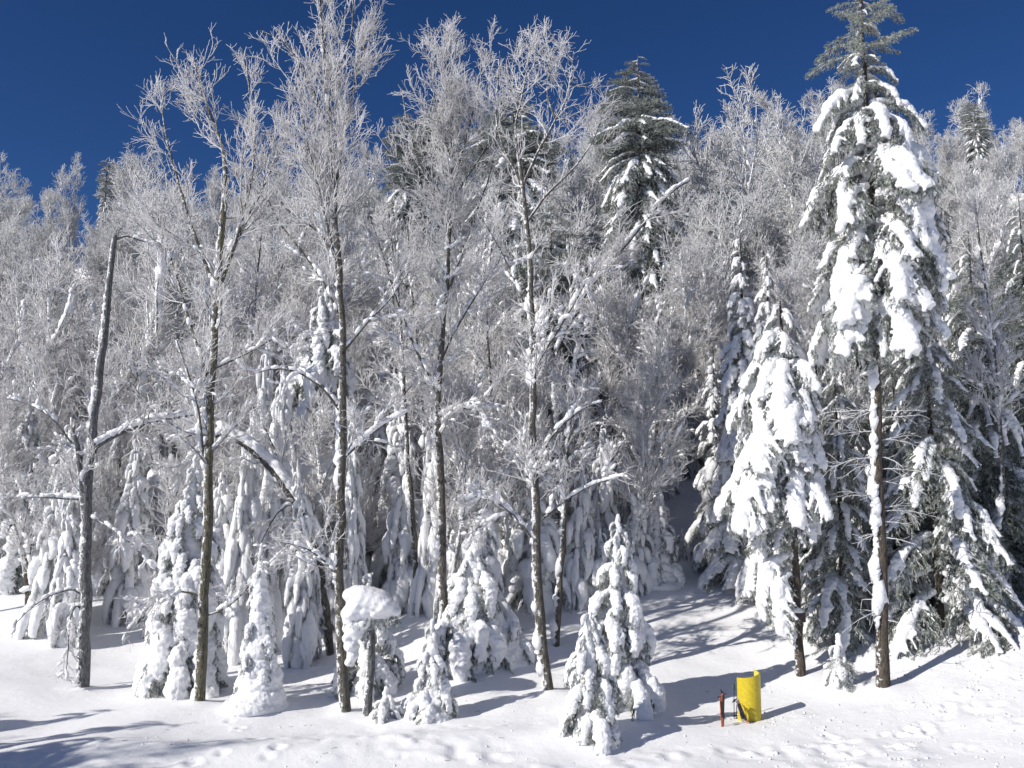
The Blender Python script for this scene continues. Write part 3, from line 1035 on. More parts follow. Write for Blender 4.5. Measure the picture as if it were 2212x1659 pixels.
def brush():
    rs = np.random.RandomState(65)
    protos = []
    for i, (h, mu) in enumerate(((3.6, 4), (2.8, 5), (4.4, 4))):
        protos.append(proto_bare(800 + i, h, 1.5, 120, 0.016, 1.15, mu, True))
    pts = []
    tries = 0
    while tries < 30000 and len(pts) < 290:
        tries += 1
        y = 33 + 72 * rs.rand() ** 0.9
        a = -0.66 + 1.32 * rs.rand()
        x = a * y
        if not free_for_wood(x, y) or (a < 0 and y < 38 + 6 * min(1, -a * 3)):
            continue
        if all((x - p[0]) ** 2 + (y - p[1]) ** 2 > (1.8 + 0.02 * y) ** 2 for p in pts):
            pts.append((x, y))
    for (x, y) in pts:
        a = x / y
        side = 'left' if a < -0.2 else ('right' if a > 0.25 else 'middle')
        nm, st = rs.randint(3), 0.8 + 0.5 * rs.rand()
        mk, bd = where(x, y)
        t = thing('frosted_bush', ('frosted', 'low frosted', 'leggy frosted')[nm] + ' brush ' + bd + ', ' + mk, 'bush', (x, y, float(H(x, y)) - 0.1), rs.rand() * 6.28, 'frosted brush on the hill, ' + side)
        t.scale = (st * 1.1, st * 1.1, st)
        link('stems', protos[nm][0], t)
        link('frosted_twigs', protos[nm][1], t)
        link('clinging_snow', protos[nm][2], t)


# ------------------------------------------------------------------ spruces
def needles(g, rs, Pt, per_m, ln, w, splay=0.9, down=0.0):
    """needle blades along twigs Pt [M,Q,3]"""
    M, Q, _ = Pt.shape
    L = np.linalg.norm(np.diff(Pt, axis=1), axis=2).sum(1)
    n = int(L.sum() * per_m)
    idx = rs.choice(M, n, p=L / L.sum())
    f = rs.rand(n) * (Q - 1.001)
    i = f.astype(int)
    fr = (f - i)[:, None]
    a, b = Pt[idx, i], Pt[idx, i + 1]
    c = a * (1 - fr) + b * fr
    T = norm(b - a)
    d = norm(T * 0.8 + splay * norm(rs.normal(size=(n, 3))) + np.array([0, 0, -down]))
    s = norm(np.cross(d, rs.normal(size=(n, 3))))
    l = (ln * (0.7 + 0.6 * rs.rand(n)))[:, None]
    V = np.stack([c - s * w, c + s * w, c + d * l], 1)
    g.add(V.reshape(-1, 3), np.arange(3 * n).reshape(n, 3))


def bough_proto(seed, L=2.0, droop=60, up0=5, heavy=1.0, mat_n=None, voxel=0.032, side=0.42, sheet=0.3):
    """one spruce bough: stem and needle sprays, and the snow lying on it"""
    rs = np.random.RandomState(seed)
    Q = 12
    t = np.linspace(0, 1, Q)
    el = R(up0) - R(droop) * sstep(0.0, 0.75, t)
    azw = np.cumsum(0.05 * rs.normal(size=Q))
    st = L / (Q - 1)
    d = np.stack([np.cos(el) * np.cos(azw), np.cos(el) * np.sin(azw), np.sin(el)], 1)
    p = np.vstack([np.zeros(3), np.cumsum(d[:-1] * st, 0)])
    stem = p[None]
    g = Geo()
    tubes(g, stem, (np.linspace(0.03, 0.010, Q) * (L / 2) ** 0.5)[None], 5)
    tw = []
    k = int(L / 0.09)
    for i in range(k):
        tt = 0.14 + 0.84 * (i + 0.5) / k
        f = tt * (Q - 1)
        j = min(int(f), Q - 2)
        c = p[j] + (p[j + 1] - p[j]) * (f - j)
        T = norm(p[j + 1] - p[j])
        sg = 1 if i % 2 else -1
        S = np.array([-T[1], T[0], 0.0]) * sg
        ll = side * L * (0.25 + 1.15 * math.sin(math.pi * min(1, 0.12 + tt * 0.86)) ** 0.8) * (0.7 + 0.5 * rs.rand()) * 0.62
        dd = norm(T * 0.75 + norm(S) * (0.8 + .2 * rs.rand()) + np.array([0, 0, 0.05]))
        q = [c]
        for _ in range(4):
            dd = norm(dd + np.array([0, 0, -0.28 * heavy ** 0.5]) + 0.08 * rs.normal(size=3))
            q.append(q[-1] + dd * ll / 4)
        tw.append(np.array(q))
    tw = np.array(tw)
    tubes(g, tw, np.tile(np.linspace(0.009, 0.004, 5), (len(tw), 1)), 3)
    # hanging secondary twigs
    R0 = np.full((len(tw), 5), 0.006)
    h1 = grow(rs, tw, R0, int(len(tw) * 6), 0.15, 1.0, 0.22, 45, -0.7, 4, 0.12, 0.7, 0.003, 0.2)
    tubes(g, h1[0], h1[1], 3)
    needles(g, rs, tw, 130, 0.055, 0.006, 0.9, 0.25)
    needles(g, rs, h1[0], 120, 0.05, 0.006, 0.9, 0.3)
    needles(g, rs, stem[:, 1:], 260 if not heavy else 120, 0.065, 0.006, 1.0, 0.2)
    nm = g.mesh('needle_sprays', mat_n or M_NEEDLE, smooth=False)
    sm = None
    if heavy > 0:
        sp = []
        up = np.array([0, 0, 1.0])
        r0 = 0.15 * heavy * (L / 2) ** 0.4
        # tongue of snow on the stem, in uneven lumps
        ph = rs.rand() * 6
        for s_ in np.linspace(0.10, 1.03, int(L / 0.07)):
            f = min(s_, 0.999) * (Q - 1)
            j = min(int(f), Q - 2)
            c = p[j] + (p[j + 1] - p[j]) * (f - j)
            lump = 0.92 + 0.16 * math.sin(s_ * L * 6 + ph) + 0.08 * rs.normal()
            r = r0 * max(0.35, lump) * (0.5 + 0.7 * math.sin(math.pi * min(0.90, 0.12 + 0.78 * s_)))
            sp.append([c[0], c[1] + 0.3 * r * rs.normal() * 0.5, c[2] + 0.45 * r, r * 1.05, r * 1.25, r * 0.85])
        for q in tw:
            if rs.rand() < sheet:
                rr = r0 * (0.40 + 0.28 * rs.rand())
                e = (1.6 if sheet < 0.5 else 2.6) + 1.2 * rs.rand()
                for a_ in np.linspace(0, e, 7):
                    j = min(int(a_), 3)
                    c = q[j] + (q[j + 1] - q[j]) * (a_ - j)
                    r = rr * (1 - 0.10 * a_) * (0.85 + .3 * rs.rand())
                    sp.append([c[0], c[1], c[2] + 0.4 * r, r, r, r * 0.9])
        sm = remesh(sp, voxel, M_SNOW, 'snow_load', disp=0.05, dscale=0.28, smooth=4)
    return nm, sm


BOUGHS = {}


def build_boughs():
    BOUGHS['tongue'] = [bough_proto(300 + i, 2.0, dr, u0, hv, side=0.44, sheet=sh) for i, (dr, u0, hv, sh) in enumerate(((58, 5, 0.95, 0.35), (66, 10, 0.85, 0.45), (50, 0, 1.05, 0.3), (60, 5, 0.7, 0.5)))]
    BOUGHS['heavy'] = [bough_proto(310 + i, 2.0, dr, u0, hv, side=0.46, sheet=0.85) for i, (dr, u0, hv) in enumerate(((62, 5, 1.05), (70, 10, 0.95), (54, 0, 1.15), (66, 5, 0.9)))]
    BOUGHS['ghost'] = [bough_proto(380 + i, 1.0, dr, u0, hv, side=0.42, sheet=0.9, voxel=0.024) for i, (dr, u0, hv) in enumerate(((70, -8, 1.0), (76, 0, 0.85), (64, -12, 1.15), (72, -5, 0.75)))]
    BOUGHS['light'] = [bough_proto(320 + i, 2.0, dr, u0, hv, None) for i, (dr, u0, hv) in enumerate(((45, 5, 0.6), (55, 0, 0.7), (38, 0, 0.55)))]
    BOUGHS['bare'] = [bough_proto(340 + i, 2.0, dr, u0, 0, M_NEEDLE_T, side=0.15) for i, (dr, u0) in enumerate(((10, 2), (4, -4)))]
    BOUGHS['dark'] = [bough_proto(360 + i, 2.0, dr, u0, hv, M_NEEDLE_D, sheet=0.2) for i, (dr, u0, hv) in enumerate(((50, 0, 0.5), (60, 0, 0.65), (40, 0, 0.0)))]
    BOUGHS['head'] = [bough_proto(370 + i, 2.0, dr, u0, hv, M_NEEDLE, side=0.4, sheet=0.15) for i, (dr, u0, hv) in enumerate(((30, 8, 0.0), (25, 5, 0.0), (38, 4, 0.55)))]


def put_bough(root, kind, rs, pos, az, pitch, length, wide=1.0):
    nm, sm = BOUGHS[kind][rs.randint(len(BOUGHS[kind]))]
    s = length / (1.0 if kind == 'ghost' else 2.0)
    b = link('bough', nm, root)
    b.location = pos
    b.rotation_euler = (0.12 * rs.normal(), pitch, az)
    b.rotation_mode = 'XYZ'
    b.scale = (s, s * wide * (1 if rs.rand() < .5 else -1), s * (0.85 + 0.3 * rs.rand()))
    if sm is not None:
        link('snow_load', sm, b)
    return b


def spruce_px(name, label, group, base, trunk, w0, w1, rows, rs, kinds, back=True, bark=None, tsnow=8.0, dyt=0.0):
    """trunk: picture points; rows: list of (v, left_px, right_px, kind, number)"""
    b = gat(*base)
    y = b[1]
    pl = px_limb(trunk, y, w0, w1, dyt, 30)
    pl = sink(pl, 0.6)
    p0 = pl[0][0, 1].copy()
    root = thing(name, label, 'tree', tuple(p0), 0, group)
    P_ = pl[0][0] - p0
    g = Geo()
    tubes(g, P_[None], pl[1], 12, cap=True)
    link('trunk', g.mesh('trunk', bark or M_SPBARK), root)
    if tsnow:
        gs = Geo()
        trunk_snow(gs, rs, P_[None], pl[1], tsnow, 0.12, 0.75, size=1.25, gap=0.32)
        link('clinging_snow', gs.mesh('clinging_snow', M_SNOW), root)
    mpp = y / FPX
    for (v, lp, rp, kind, n) in rows:
        zz = P(0, v, y)[2] - p0[2]
        cx = np.interp(zz, P_[:, 2], P_[:, 0])
        cy = np.interp(zz, P_[:, 2], P_[:, 1])
        for k in range(n):
            az = -math.pi + 2 * math.pi * (k + 0.25 + 0.5 * rs.rand()) / n
            ext = (rp if math.cos(az) > 0 else lp) * mpp
            mid = 0.5 * (lp + rp) * mpp
            w = abs(math.cos(az)) ** 1.0
            e = ext * w + mid * (1 - w)
            e *= 0.85 + 0.3 * rs.rand()
            if kind in ('bare', 'head'):
                pitch = R(rs.uniform(-8, 8) + (8 if kind == 'head' else 0))
                L = e / 0.95
            elif kind in ('light', 'dark'):
                pitch = R(rs.uniform(-4, 16))
                L = e / 0.82
            else:
                pitch = R(rs.uniform(2, 24))
                L = e / 0.68
            put_bough(root, kind, rs, (cx, cy, zz + 0.1 * rs.normal() * 1.5), az, pitch, L)
    WELLS.append((p0[0], p0[1], 0.6, 0.10))
    return root


def spruce_gen(rs, h, rad, kind, kind_top, data=None, step=0.55, nper=5, bare_to=0.0):
    """parts of a free-standing spruce as (mesh, matrix) lists around the origin"""
    out = []
    z = h * bare_to + 0.3
    while z < h - 0.3:
        t = z / h
        r = min(rad, 0.3 + 0.5 * (h - z)) if data else rad * (1 - t) ** 0.8 + 0.15
        kd = kind if t < (0.7 if data else 0.86) else kind_top
        for k in range(nper if t < 0.8 else 4):
            az = 6.283 * (k + rs.rand()) / nper
            out.append((kd, (0, 0, z + 0.15 * rs.normal()), az, R(rs.uniform(0, 22)) if kd not in ('bare', 'head') else R(rs.uniform(-22, 8)), r / 0.75 * (0.8 + 0.4 * rs.rand())))
        z += step * (1 - 0.4 * t)
    return out


def spruce_at(name, label, group, x, y, h, rad, seed, kind='heavy', top='light', step=0.55, nper=5, bare_to=0.05, lean=0.0, round_top=False):
    rs = np.random.RandomState(seed)
    z = float(H(x, y))
    root = thing(name, label, 'tree', (x, y, z), 0, group)
    root.rotation_euler = (0, lean, 0)
    n = 10
    p = np.stack([np.zeros(n), np.zeros(n), np.linspace(-0.5, h, n)], 1)
    g = Geo()
    tubes(g, p[None], np.linspace(0.011 * h + .03, 0.012, n)[None], 8)
    link('trunk', g.mesh('trunk', M_SPBARK), root)
    for (kd, pos, az, pitch, L) in spruce_gen(rs, h, rad, kind, top, round_top, step, nper, bare_to):
        put_bough(root, kd, rs, pos, az, pitch, L)
    return root


def spruces():
    rs = np.random.RandomState(41)
    # the big one, right
    rows = [(-70, 25, 25, 'bare', 4), (-35, 40, 40, 'bare', 5), (-2, 55, 60, 'bare', 5), (8, 25, 25, 'tongue', 3), (24, 70, 108, 'bare', 5), (34, 28, 30, 'light', 3), (52, 90, 60, 'bare', 4), (62, 25, 30, 'tongue', 3), (80, 122, 95, 'bare', 5), (92, 35, 30, 'light', 3), (104, 130, 125, 'bare', 5), (115, 45, 25, 'tongue', 3), (128, 60, 40, 'head', 5),
            (140, 60, 40, 'head', 6), (150, 25, 55, 'tongue', 4), (185, 75, 50, 'head', 6), (190, 45, 80, 'tongue', 4), (225, 95, 110, 'tongue', 6), (255, 90, 150, 'tongue', 4), (262, 80, 80, 'light', 4), (295, 105, 120, 'tongue', 6), (335, 115, 145, 'tongue', 6), (350, 90, 100, 'light', 5), (380, 120, 155, 'tongue', 6),
            (425, 70, 165, 'tongue', 4), (430, 100, 110, 'light', 5), (465, 85, 150, 'tongue', 4), (500, 95, 145, 'tongue', 6), (520, 100, 100, 'head', 5), (545, 125, 140, 'heavy', 5), (590, 140, 140, 'heavy', 5), (600, 110, 110, 'head', 5), (640, 120, 125, 'heavy', 5), (680, 100, 110, 'light', 6),
            (720, 35, 55, 'heavy', 5), (745, 60, 75, 'head', 4), (790, 50, 60, 'head', 3)]
    spruce_px('spruce_tree', 'tallest snow-laden spruce, its trunk bare below and its top cut by the frame', 'big spruces at the right', (1907, 1490),
              [(1908, 1490), (1906, 1400), (1902, 1250), (1898, 1100), (1896, 950), (1893, 820), (1888, 600), (1880, 400), (1870, 200), (1862, 60), (1858, -110)], 30, 4, rows, rs, None, tsnow=11)
    r1 = [o for o in bpy.data.objects if o.parent is None and o.get('label', '').startswith('tallest snow-laden')][0]
    y1 = rooted(1907, 1490)
    o1 = np.array(r1.location)
    arms = []
    for k in range(30):
        v = rs.uniform(830, 1350)
        az = rs.uniform(-0.5, 0.5) + (math.pi if rs.rand() < 0.5 else 0)
        c = P(np.interp(v, (820, 1490), (1893, 1908)), v, y1) - o1
        L_ = rs.uniform(0.5, 1.7) * (1.0 if v < 1150 else 0.6)
        d = np.array([math.cos(az), math.sin(az), rs.uniform(-0.1, 0.12)])
        q = [c]
        for _ in range(7):
            d = norm(d + 0.10 * rs.normal(size=3) + np.array([0, 0, -0.04]))
            q.append(q[-1] + d * L_ / 7)
        arms.append(q)
    arms = np.array(arms)
    ar = np.tile(np.linspace(0.018, 0.007, 8), (len(arms), 1))
    gd_, gl = Geo(), Geo()
    tubes(gd_, arms, ar, 5)
    h1 = grow(rs, arms, ar, 260, 0.15, 1.0, 0.5, 45, -0.1, 5, 0.14, 0.6, 0.006, 0.4)
    tubes(gd_, h1[0], h1[1], 3)
    link('branches', gd_.mesh('branches', M_LIMB), r1)
    for k in range(14):
        v = rs.uniform(840, 1340)
        c = P(np.interp(v, (820, 1490), (1885, 1898)), v, y1 - 0.1) - o1
        blobs(gl, rs, np.array([c, c + (0.0, 0, -0.12)]), np.array([[0.5, 0, 0.4], [0.1, 0, 1.0]]), np.array([[0.13, 0.08, 0.06], [0.15, 0.08, 0.07]]) * rs.uniform(0.7, 1.2), ICO2, 0.12)
    link('clinging_snow', gl.mesh('clinging_snow', M_SNOW), r1)
    # second spruce, with the board on its trunk
    rs = np.random.RandomState(42)
    rows = [(668, 25, 30, 'heavy', 4), (695, 35, 45, 'heavy', 5), (730, 65, 60, 'heavy', 6), (775, 90, 65, 'heavy', 7), (820, 110, 70, 'heavy', 7), (865, 120, 75, 'heavy', 7), (910, 130, 70, 'heavy', 7),
            (955, 125, 70, 'heavy', 8), (1000, 130, 70, 'heavy', 7), (1045, 115, 75, 'heavy', 7), (1090, 120, 60, 'heavy', 6), (1130, 95, 45, 'light', 5)]
    r2 = spruce_px('spruce_tree', 'leaning snow-laden spruce left of the tallest one, a small board on its dark trunk', 'big spruces at the right', (1731, 1467),
                   [(1731, 1467), (1726, 1380), (1720, 1270), (1714, 1150), (1706, 1000), (1697, 850), (1690, 740), (1684, 650)], 21, 5, rows, rs, None, tsnow=3)
    y = rooted(1731, 1467)
    # its low left arm
    o = np.array(r2.location)
    for (u, v, az, L, pt) in ((1712, 1200, math.pi + .2, 2.1, 28), (1712, 1235, math.pi + .5, 1.9, 34), (1690, 1180, math.pi - .3, 1.7, 20)):
        put_bough(r2, 'heavy', rs, tuple(P(u, v, y) - o), az, R(pt), L)
    # third, behind
    g3 = 'smaller snow-laden spruces behind the leaning spruce'
    for i, (bu, bv, tv, rad, lab, sd) in enumerate(((1598, 1120, 488, 1.7, 'snow-laden spruce with a hooded top just behind and left of the leaning spruce', 51),
                                                    (1655, 1130, 540, 1.3, 'narrow snow-laden spruce directly behind the top of the leaning spruce', 52),
                                                    (1540, 1120, 740, 1.1, 'short snow-laden spruce at the left edge of the spruce group, above the clearing', 53))):
        b = gat(bu, bv)
        yy = (33.0, 31.5, 35.0)[i]
        p = P(bu, tv, yy)
        x = p[0]
        h = p[2] - float(H(x, yy))
        spruce_at('spruce_tree', lab, g3, x, yy, h, rad, sd, 'heavy', 'heavy', 0.5, 5, 0.06)
    # shaded dark spruces at the right edge
    gd = 'shaded spruces at the right edge'
    for i, (u, yy, tv, rad, sd, lab, kd) in enumerate(((1990, 26.8, 560, 2.1, 61, 'dense shaded spruce directly right of the tallest spruce trunk', 'light'),
                                                       (2090, 29.0, 480, 2.4, 62, 'wide dark spruce near the right edge with snow on its boughs', 'dark'),
                                                       (2200, 33.0, 420, 2.6, 63, 'dark spruce cut by the right edge of the picture', 'dark'),
                                                       (1925, 29.5, 760, 1.9, 64, 'low shaded spruce behind the trunk of the tallest spruce', 'light'),
                                                       (1845, 31.0, 640, 1.8, 65, 'shaded spruce seen between the two front spruces', 'dark'),
                                                       (1800, 27.6, 740, 1.5, 68, 'narrow shaded spruce filling the gap right of the board on the trunk', 'light'),
                                                       (1760, 32.0, 720, 1.7, 67, 'shaded spruce behind the leaning spruce on its right', 'dark'))):
        p = P(u, tv, yy)
        h = p[2] - float(H(p[0], yy))
        spruce_at('spruce_tree', lab, gd, p[0], yy, h, rad, sd, kd, 'light', 0.6, 6, 0.03)
    # dark heads that stand over the wood
    gt = 'dark spruce tops rising out of the frosted wood'
    for i, (u, yy, tv, rad, sd, lab, h) in enumerate(((1378, 62, 118, 2.0, 71, 'broad dark spruce head with snow on its shoulders against the sky', 16),
                                                      (1108, 64, 180, 2.3, 72, 'dark spruce top behind the crooked crown in the centre', 16),
                                                      (950, 72, 200, 1.6, 73, 'dark spruce top behind the fan of white twigs', 16),
                                                      (875, 70, 240, 1.2, 74, 'small pointed spruce top left of the central tree', 10),
                                                      (232, 92, 340, 0.6, 75, 'lone dark spruce tip on the skyline at the left', 11),
                                                      (2103, 88, 215, 0.9, 76, 'small spruce spike on the skyline at the far right', 10),
                                                      (1190, 42, 440, 2.0, 77, 'shadowed spruce buried in twigs right of centre', 14),
                                                      (1500, 52, 640, 1.8, 78, 'shadowed spruce at the head of the clearing', 9))):
        p = P(u, tv, yy)
        hg = p[2] - float(H(p[0], yy))
        spruce_at('spruce_tree', lab, gt, p[0], yy, hg, rad * 1.15, sd, 'light', 'head', 0.5, 7, 0.3 if hg > 12 else 0.05, round_top=True)
    # little one at the foot of the big trunk
    t, b, m_ = ghost('young_spruce', 'knee-high young spruce with a round snow cap left of the tallest trunk', None, (1815, 1490), 1385, 38, 81, tongues=0.3, flare=0.3, blunt=0.8, core=0.6, voxel=0.03)
    for k in range(9):
        put_bough(t, 'head', rs, (0, 0, rs.uniform(0.25, 1.3)), rs.rand() * 6.28, R(rs.uniform(5, 35)), rs.uniform(0.5, 0.8))


# ------------------------------------------------------------------ spruces turned to snow ghosts
def ghost_layout(rs, h, rad, blunt, lean, dens):
    out = []
    z = 0.22
    while z < h * 0.97:
        t = z / h
        r = rad * ((1 - t) ** 0.75 * (1 - 0.35 * blunt) + 0.35 * blunt * (1 - t ** 5)) * (0.85 + 0.3 * rs.rand())
        n = max(3, int((4.2 + 2.6 * r) * dens))
        c = (lean * t * t * h, 0.02 * h * math.sin(5 * t))
        for k in range(n):
            az = 6.283 * (k + 0.8 * rs.rand()) / n
            L = max(0.30, r * (1.15 + 0.45 * rs.rand()))
            o_ = 0.38 * r * rs.uniform(0.6, 1.1)
            out.append(((c[0] + o_ * math.cos(az), c[1] + o_ * math.sin(az), z + 0.42 * L + 0.1 * rs.normal()), az, R(rs.uniform(0, 26)), L))
        z += 0.16 + 0.20 * r ** 0.5
    return out


def core_mesh(rs, h, rad, blunt, lean, flare, voxel, core=0.42):
    sp = []
    n = int(h / 0.08)
    for i in range(n):
        t = i / (n - 1)
        z = t * (h + 0.12)
        r = rad * ((1 - t) ** 0.75 * (1 - 0.35 * blunt) + 0.30 * blunt * (1 - t ** 5))
        r = max(0.07, core * r + 0.22 * rad * flare * (max(0, 0.3 - t) / 0.3) ** 1.5)
        c = (lean * t * t * h, 0.02 * h * math.sin(5 * t))
        sp.append([c[0] + 0.12 * r * rs.normal(), c[1] + 0.12 * r * rs.normal(), z, r, r, min(r, 0.25) + 0.02])
    return remesh(sp, voxel, M_SNOW, 'snow_mantle', disp=0.08, dscale=0.3, smooth=4)


def ghost(name, label, group, base, top_v, rad_px, seed, tongues=1.0, voxel=0.04, flare=1.0, blunt=0.3, lean=0.0, core=0.42):
    b = gat(*base)
    mpp = b[1] / FPX
    h = (base[1] - top_v) * mpp
    rad = rad_px * mpp
    rs = np.random.RandomState(seed)
    WELLS.append((b[0], b[1], rad * 1.15, 0.13))
    t = thing(name, label, 'tree', (b[0], b[1], b[2] - 0.05), 0, group)
    link('snow_mantle', core_mesh(rs, h, rad, blunt, lean, flare, voxel, core), t)
    for (pos, az, pitch, L) in ghost_layout(rs, h, rad, blunt, lean, 0.75 + 0.2 * tongues):
        put_bough(t, 'ghost', rs, pos, az, pitch, L)
    return t, b, mpp


def mesh_arrays(me):
    v = np.empty(len(me.vertices) * 3, np.float32)
    me.vertices.foreach_get('co', v)
    me.calc_loop_triangles()
    f = np.empty(len(me.loop_triangles) * 3, np.int32)
    me.loop_triangles.foreach_get('vertices', f)
    return v.reshape(-1, 3), f.reshape(-1, 3)


def baked_ghost(seed, h, rad, blunt, lean, src):
    """a whole small spruce as two meshes, for the ones further back"""
    rs = np.random.RandomState(seed)
    gs, gn = Geo(), Geo()
    cm = core_mesh(rs, h, rad, blunt, lean, 1.0, 0.07)
    gs.add(*mesh_arrays(cm))
    bpy.data.meshes.remove(cm)
    for (pos, az, pitch, L) in ghost_layout(rs, h, rad, blunt, lean, 0.8):
        (nv, nf), (sv, sf) = src[rs.randint(len(src))]
        M = np.array(Matrix.Rotation(az, 3, 'Z') @ Matrix.Rotation(pitch, 3, 'Y') @ Matrix.Rotation(0.12 * rs.normal(), 3, 'X')) * L
        gs.add(sv @ M.T + np.array(pos), sf)
        gn.add(nv @ M.T + np.array(pos), nf)
    return gs.mesh('snow_mantle', M_SNOW), gn.mesh('needle_sprays', M_NEEDLE, False)


def ghosts():
    g = 'small spruces buried in snow along the front'
    ghost('snow_spruce', 'tall narrow spruce smothered in lumpy snow, standing right against the lichened trunk', g, (395, 1500), 1010, 98, 401, tongues=1.5, voxel=0.04, blunt=0.3, lean=0.02)
    ghost('snow_spruce', 'smooth snow cone with a flared foot right of the lichened trunk', g, (556, 1530), 1200, 56, 402, tongues=0.1, flare=1.6, blunt=0.1, core=0.78)
    ghost('snow_spruce', 'low snow cone at the foot of the central tree', g, (932, 1555), 1360, 52, 403, tongues=0.3, flare=1.8, blunt=0.1, core=0.6)
    ghost('snow_spruce', 'thick drifted snow column with a flat shoulder behind the central trunk', g, (1022, 1440), 1180, 78, 404, tongues=0.4, flare=1.2, blunt=0.8, core=0.68)
    ghost('snow_spruce', 'tapering snow-covered spruce with needles poking out, left of the yellow pad', g, (1338, 1530), 1140, 86, 405, tongues=1.5, voxel=0.04, flare=0.8, blunt=0.15)
    ghost('snow_spruce', 'hunched snow lump in front of the tapering spruce, nearest to the camera', g, (1275, 1600), 1350, 68, 406, tongues=1.2, voxel=0.04, flare=1.2, blunt=0.4)
    ghost('snow_spruce', 'bushy snow-hung spruce behind the cut stump', g, (795, 1500), 1262, 62, 407, tongues=1.5, blunt=1.2, voxel=0.04)
    ghost('snow_spruce', 'tiny round snow-topped sapling beside the cut stump', g, (832, 1560), 1500, 38, 408, tongues=1.2, flare=0.2, blunt=1.0, voxel=0.03)
    ghost('snow_spruce', 'pale snow ghost leaning on the next one, behind the smooth cone', g, (600, 1380), 1130, 62, 409, tongues=1.2, blunt=0.5)
    ghost('snow_spruce', 'ragged snow ghost between the bent tree and the tallest trunk', g, (655, 1345), 1070, 60, 410, tongues=1.5, blunt=0.5)
    ghost('snow_spruce', 'streaked snow ghost with a wide skirt at the edge of the clearing', g, (1425, 1265), 1050, 52, 411, tongues=0.2, blunt=0.3, flare=1.5, core=0.75)
    ghost('snow_spruce', 'stubby twin-headed snow lump in the clearing', g, (1475, 1215), 1150, 20, 412, tongues=0.6, blunt=1.0)
    ghost('snow_spruce', 'thin upright snow finger in the clearing', g, (1503, 1215), 1150, 12, 413, tongues=0.4, blunt=1.0)
    ghost('snow_spruce', 'drooping snow-covered spruce behind the pair of trunks right of the stump', g, (1105, 1430), 1330, 48, 414, tongues=0.3, blunt=1.0, core=0.7)
    g2_ = 'snow ghosts in the middle of the stand'
    ghost('snow_spruce', 'very tall white spruce ghost with hanging tongues, left of the tallest trunk', g2_, (690, 1262), 600, 112, 421, tongues=1.6, voxel=0.06, blunt=0.3)
    ghost('snow_spruce', 'big domed snow ghost in the centre, bent over at the top', g2_, (1085, 1270), 860, 70, 422, tongues=1.3, voxel=0.055, blunt=0.9)
    ghost('snow_spruce', 'tall ghost with long icicle-like tongues right of the tallest trunk', g2_, (820, 1240), 890, 65, 423, tongues=1.4, voxel=0.055, blunt=0.4)
    ghost('snow_spruce', 'tiered white ghost at the left edge', g2_, (45, 1270), 850, 58, 424, tongues=1.3, voxel=0.055)
    ghost('snow_spruce', 'broad snow-draped hump just right of the broken birch', g2_, (225, 1265), 1040, 62, 425, tongues=1.0, voxel=0.055, blunt=0.9)
    ghost('snow_spruce', 'square-shouldered block of snow on a bent crown at the far left', g2_, (50, 1215), 950, 48, 426, tongues=0.6, voxel=0.055, blunt=1.6)
    src = []
    for i, (dr, u0, hv) in enumerate(((70, -8, 1.25), (76, 0, 1.1), (64, -12, 1.45))):
        nm, sm = bough_proto(390 + i, 1.0, dr, u0, hv, side=0.4, sheet=0.9, voxel=0.05)
        a_, b_ = mesh_arrays(nm), mesh_arrays(sm)
        keep = np.arange(len(a_[1])) % 3 == 0
        src.append(((a_[0], a_[1][keep]), b_))
        bpy.data.meshes.remove(nm)
        bpy.data.meshes.remove(sm)
    protos = [baked_ghost(500 + i, h, r, bl, le, src) for i, (h, r, bl, le) in enumerate(
        ((5.5, 1.0, 0.3, 0.03), (4.2, 0.9, 0.5, -0.05), (7.0, 1.15, 0.3, 0.02), (3.0, 0.8, 0.8, 0.05), (5.0, 0.8, 0.4, 0.10), (2.0, 0.7, 1.0, 0)))]
    rs = np.random.RandomState(9)
    for (u, yy, tv, i, w) in ((130, 34, 1000, 2, .7), (165, 33, 1060, 4, .8), (300, 36, 930, 2, .7), (540, 31, 860, 2, .6), (605, 32, 760, 2, .65), (572, 35, 690, 2, .6), (770, 32, 900, 4, .6), (880, 33, 930, 2, .6),
                               (1000, 31, 980, 4, .7), (1045, 30, 1010, 2, .6), (1120, 33, 880, 2, .7), (1250, 32, 960, 4, .7), (1300, 34, 900, 2, .6), (1370, 33, 1000, 4, .7), (660, 29.5, 1000, 4, .7), (490, 31.5, 1000, 2, .7), (940, 32, 800, 2, .5)):
        p = P(u, tv, yy)
        z = float(H(p[0], yy))
        k = (p[2] - z) / (0, 0, 7.0, 0, 5.0)[i]
        mk, bd = where(p[0], yy)
        t = thing('snow_spruce', {0.5: 'thinnest', 0.6: 'slim', 0.65: 'tapering', 0.7: 'narrow', 0.8: 'stocky'}[w] + ' upright snow-plastered spruce ' + bd + ', ' + mk, 'tree', (p[0], yy, z - 0.1), rs.rand() * 6.28, 'slim snow-plastered spruces behind the front row')
        t.scale = (w * 1.05, w * 1.05, k)
        link('snow_mantle', protos[i][0], t)
        link('needle_sprays', protos[i][1], t)
    pts = []
    tries = 0
    while len(pts) < 120 and tries < 20000:
        tries += 1
        y = 27 + 34 * rs.rand() ** 1.1
        a = -0.62 + 1.24 * rs.rand()
        x = a * y
        if not free_for_wood(x, y) or (a < -0.05 and y < 30 - 9 * a):
            continue
        if all((x - p[0]) ** 2 + (y - p[1]) ** 2 > 1.9 ** 2 for p in pts):
            pts.append((x, y))
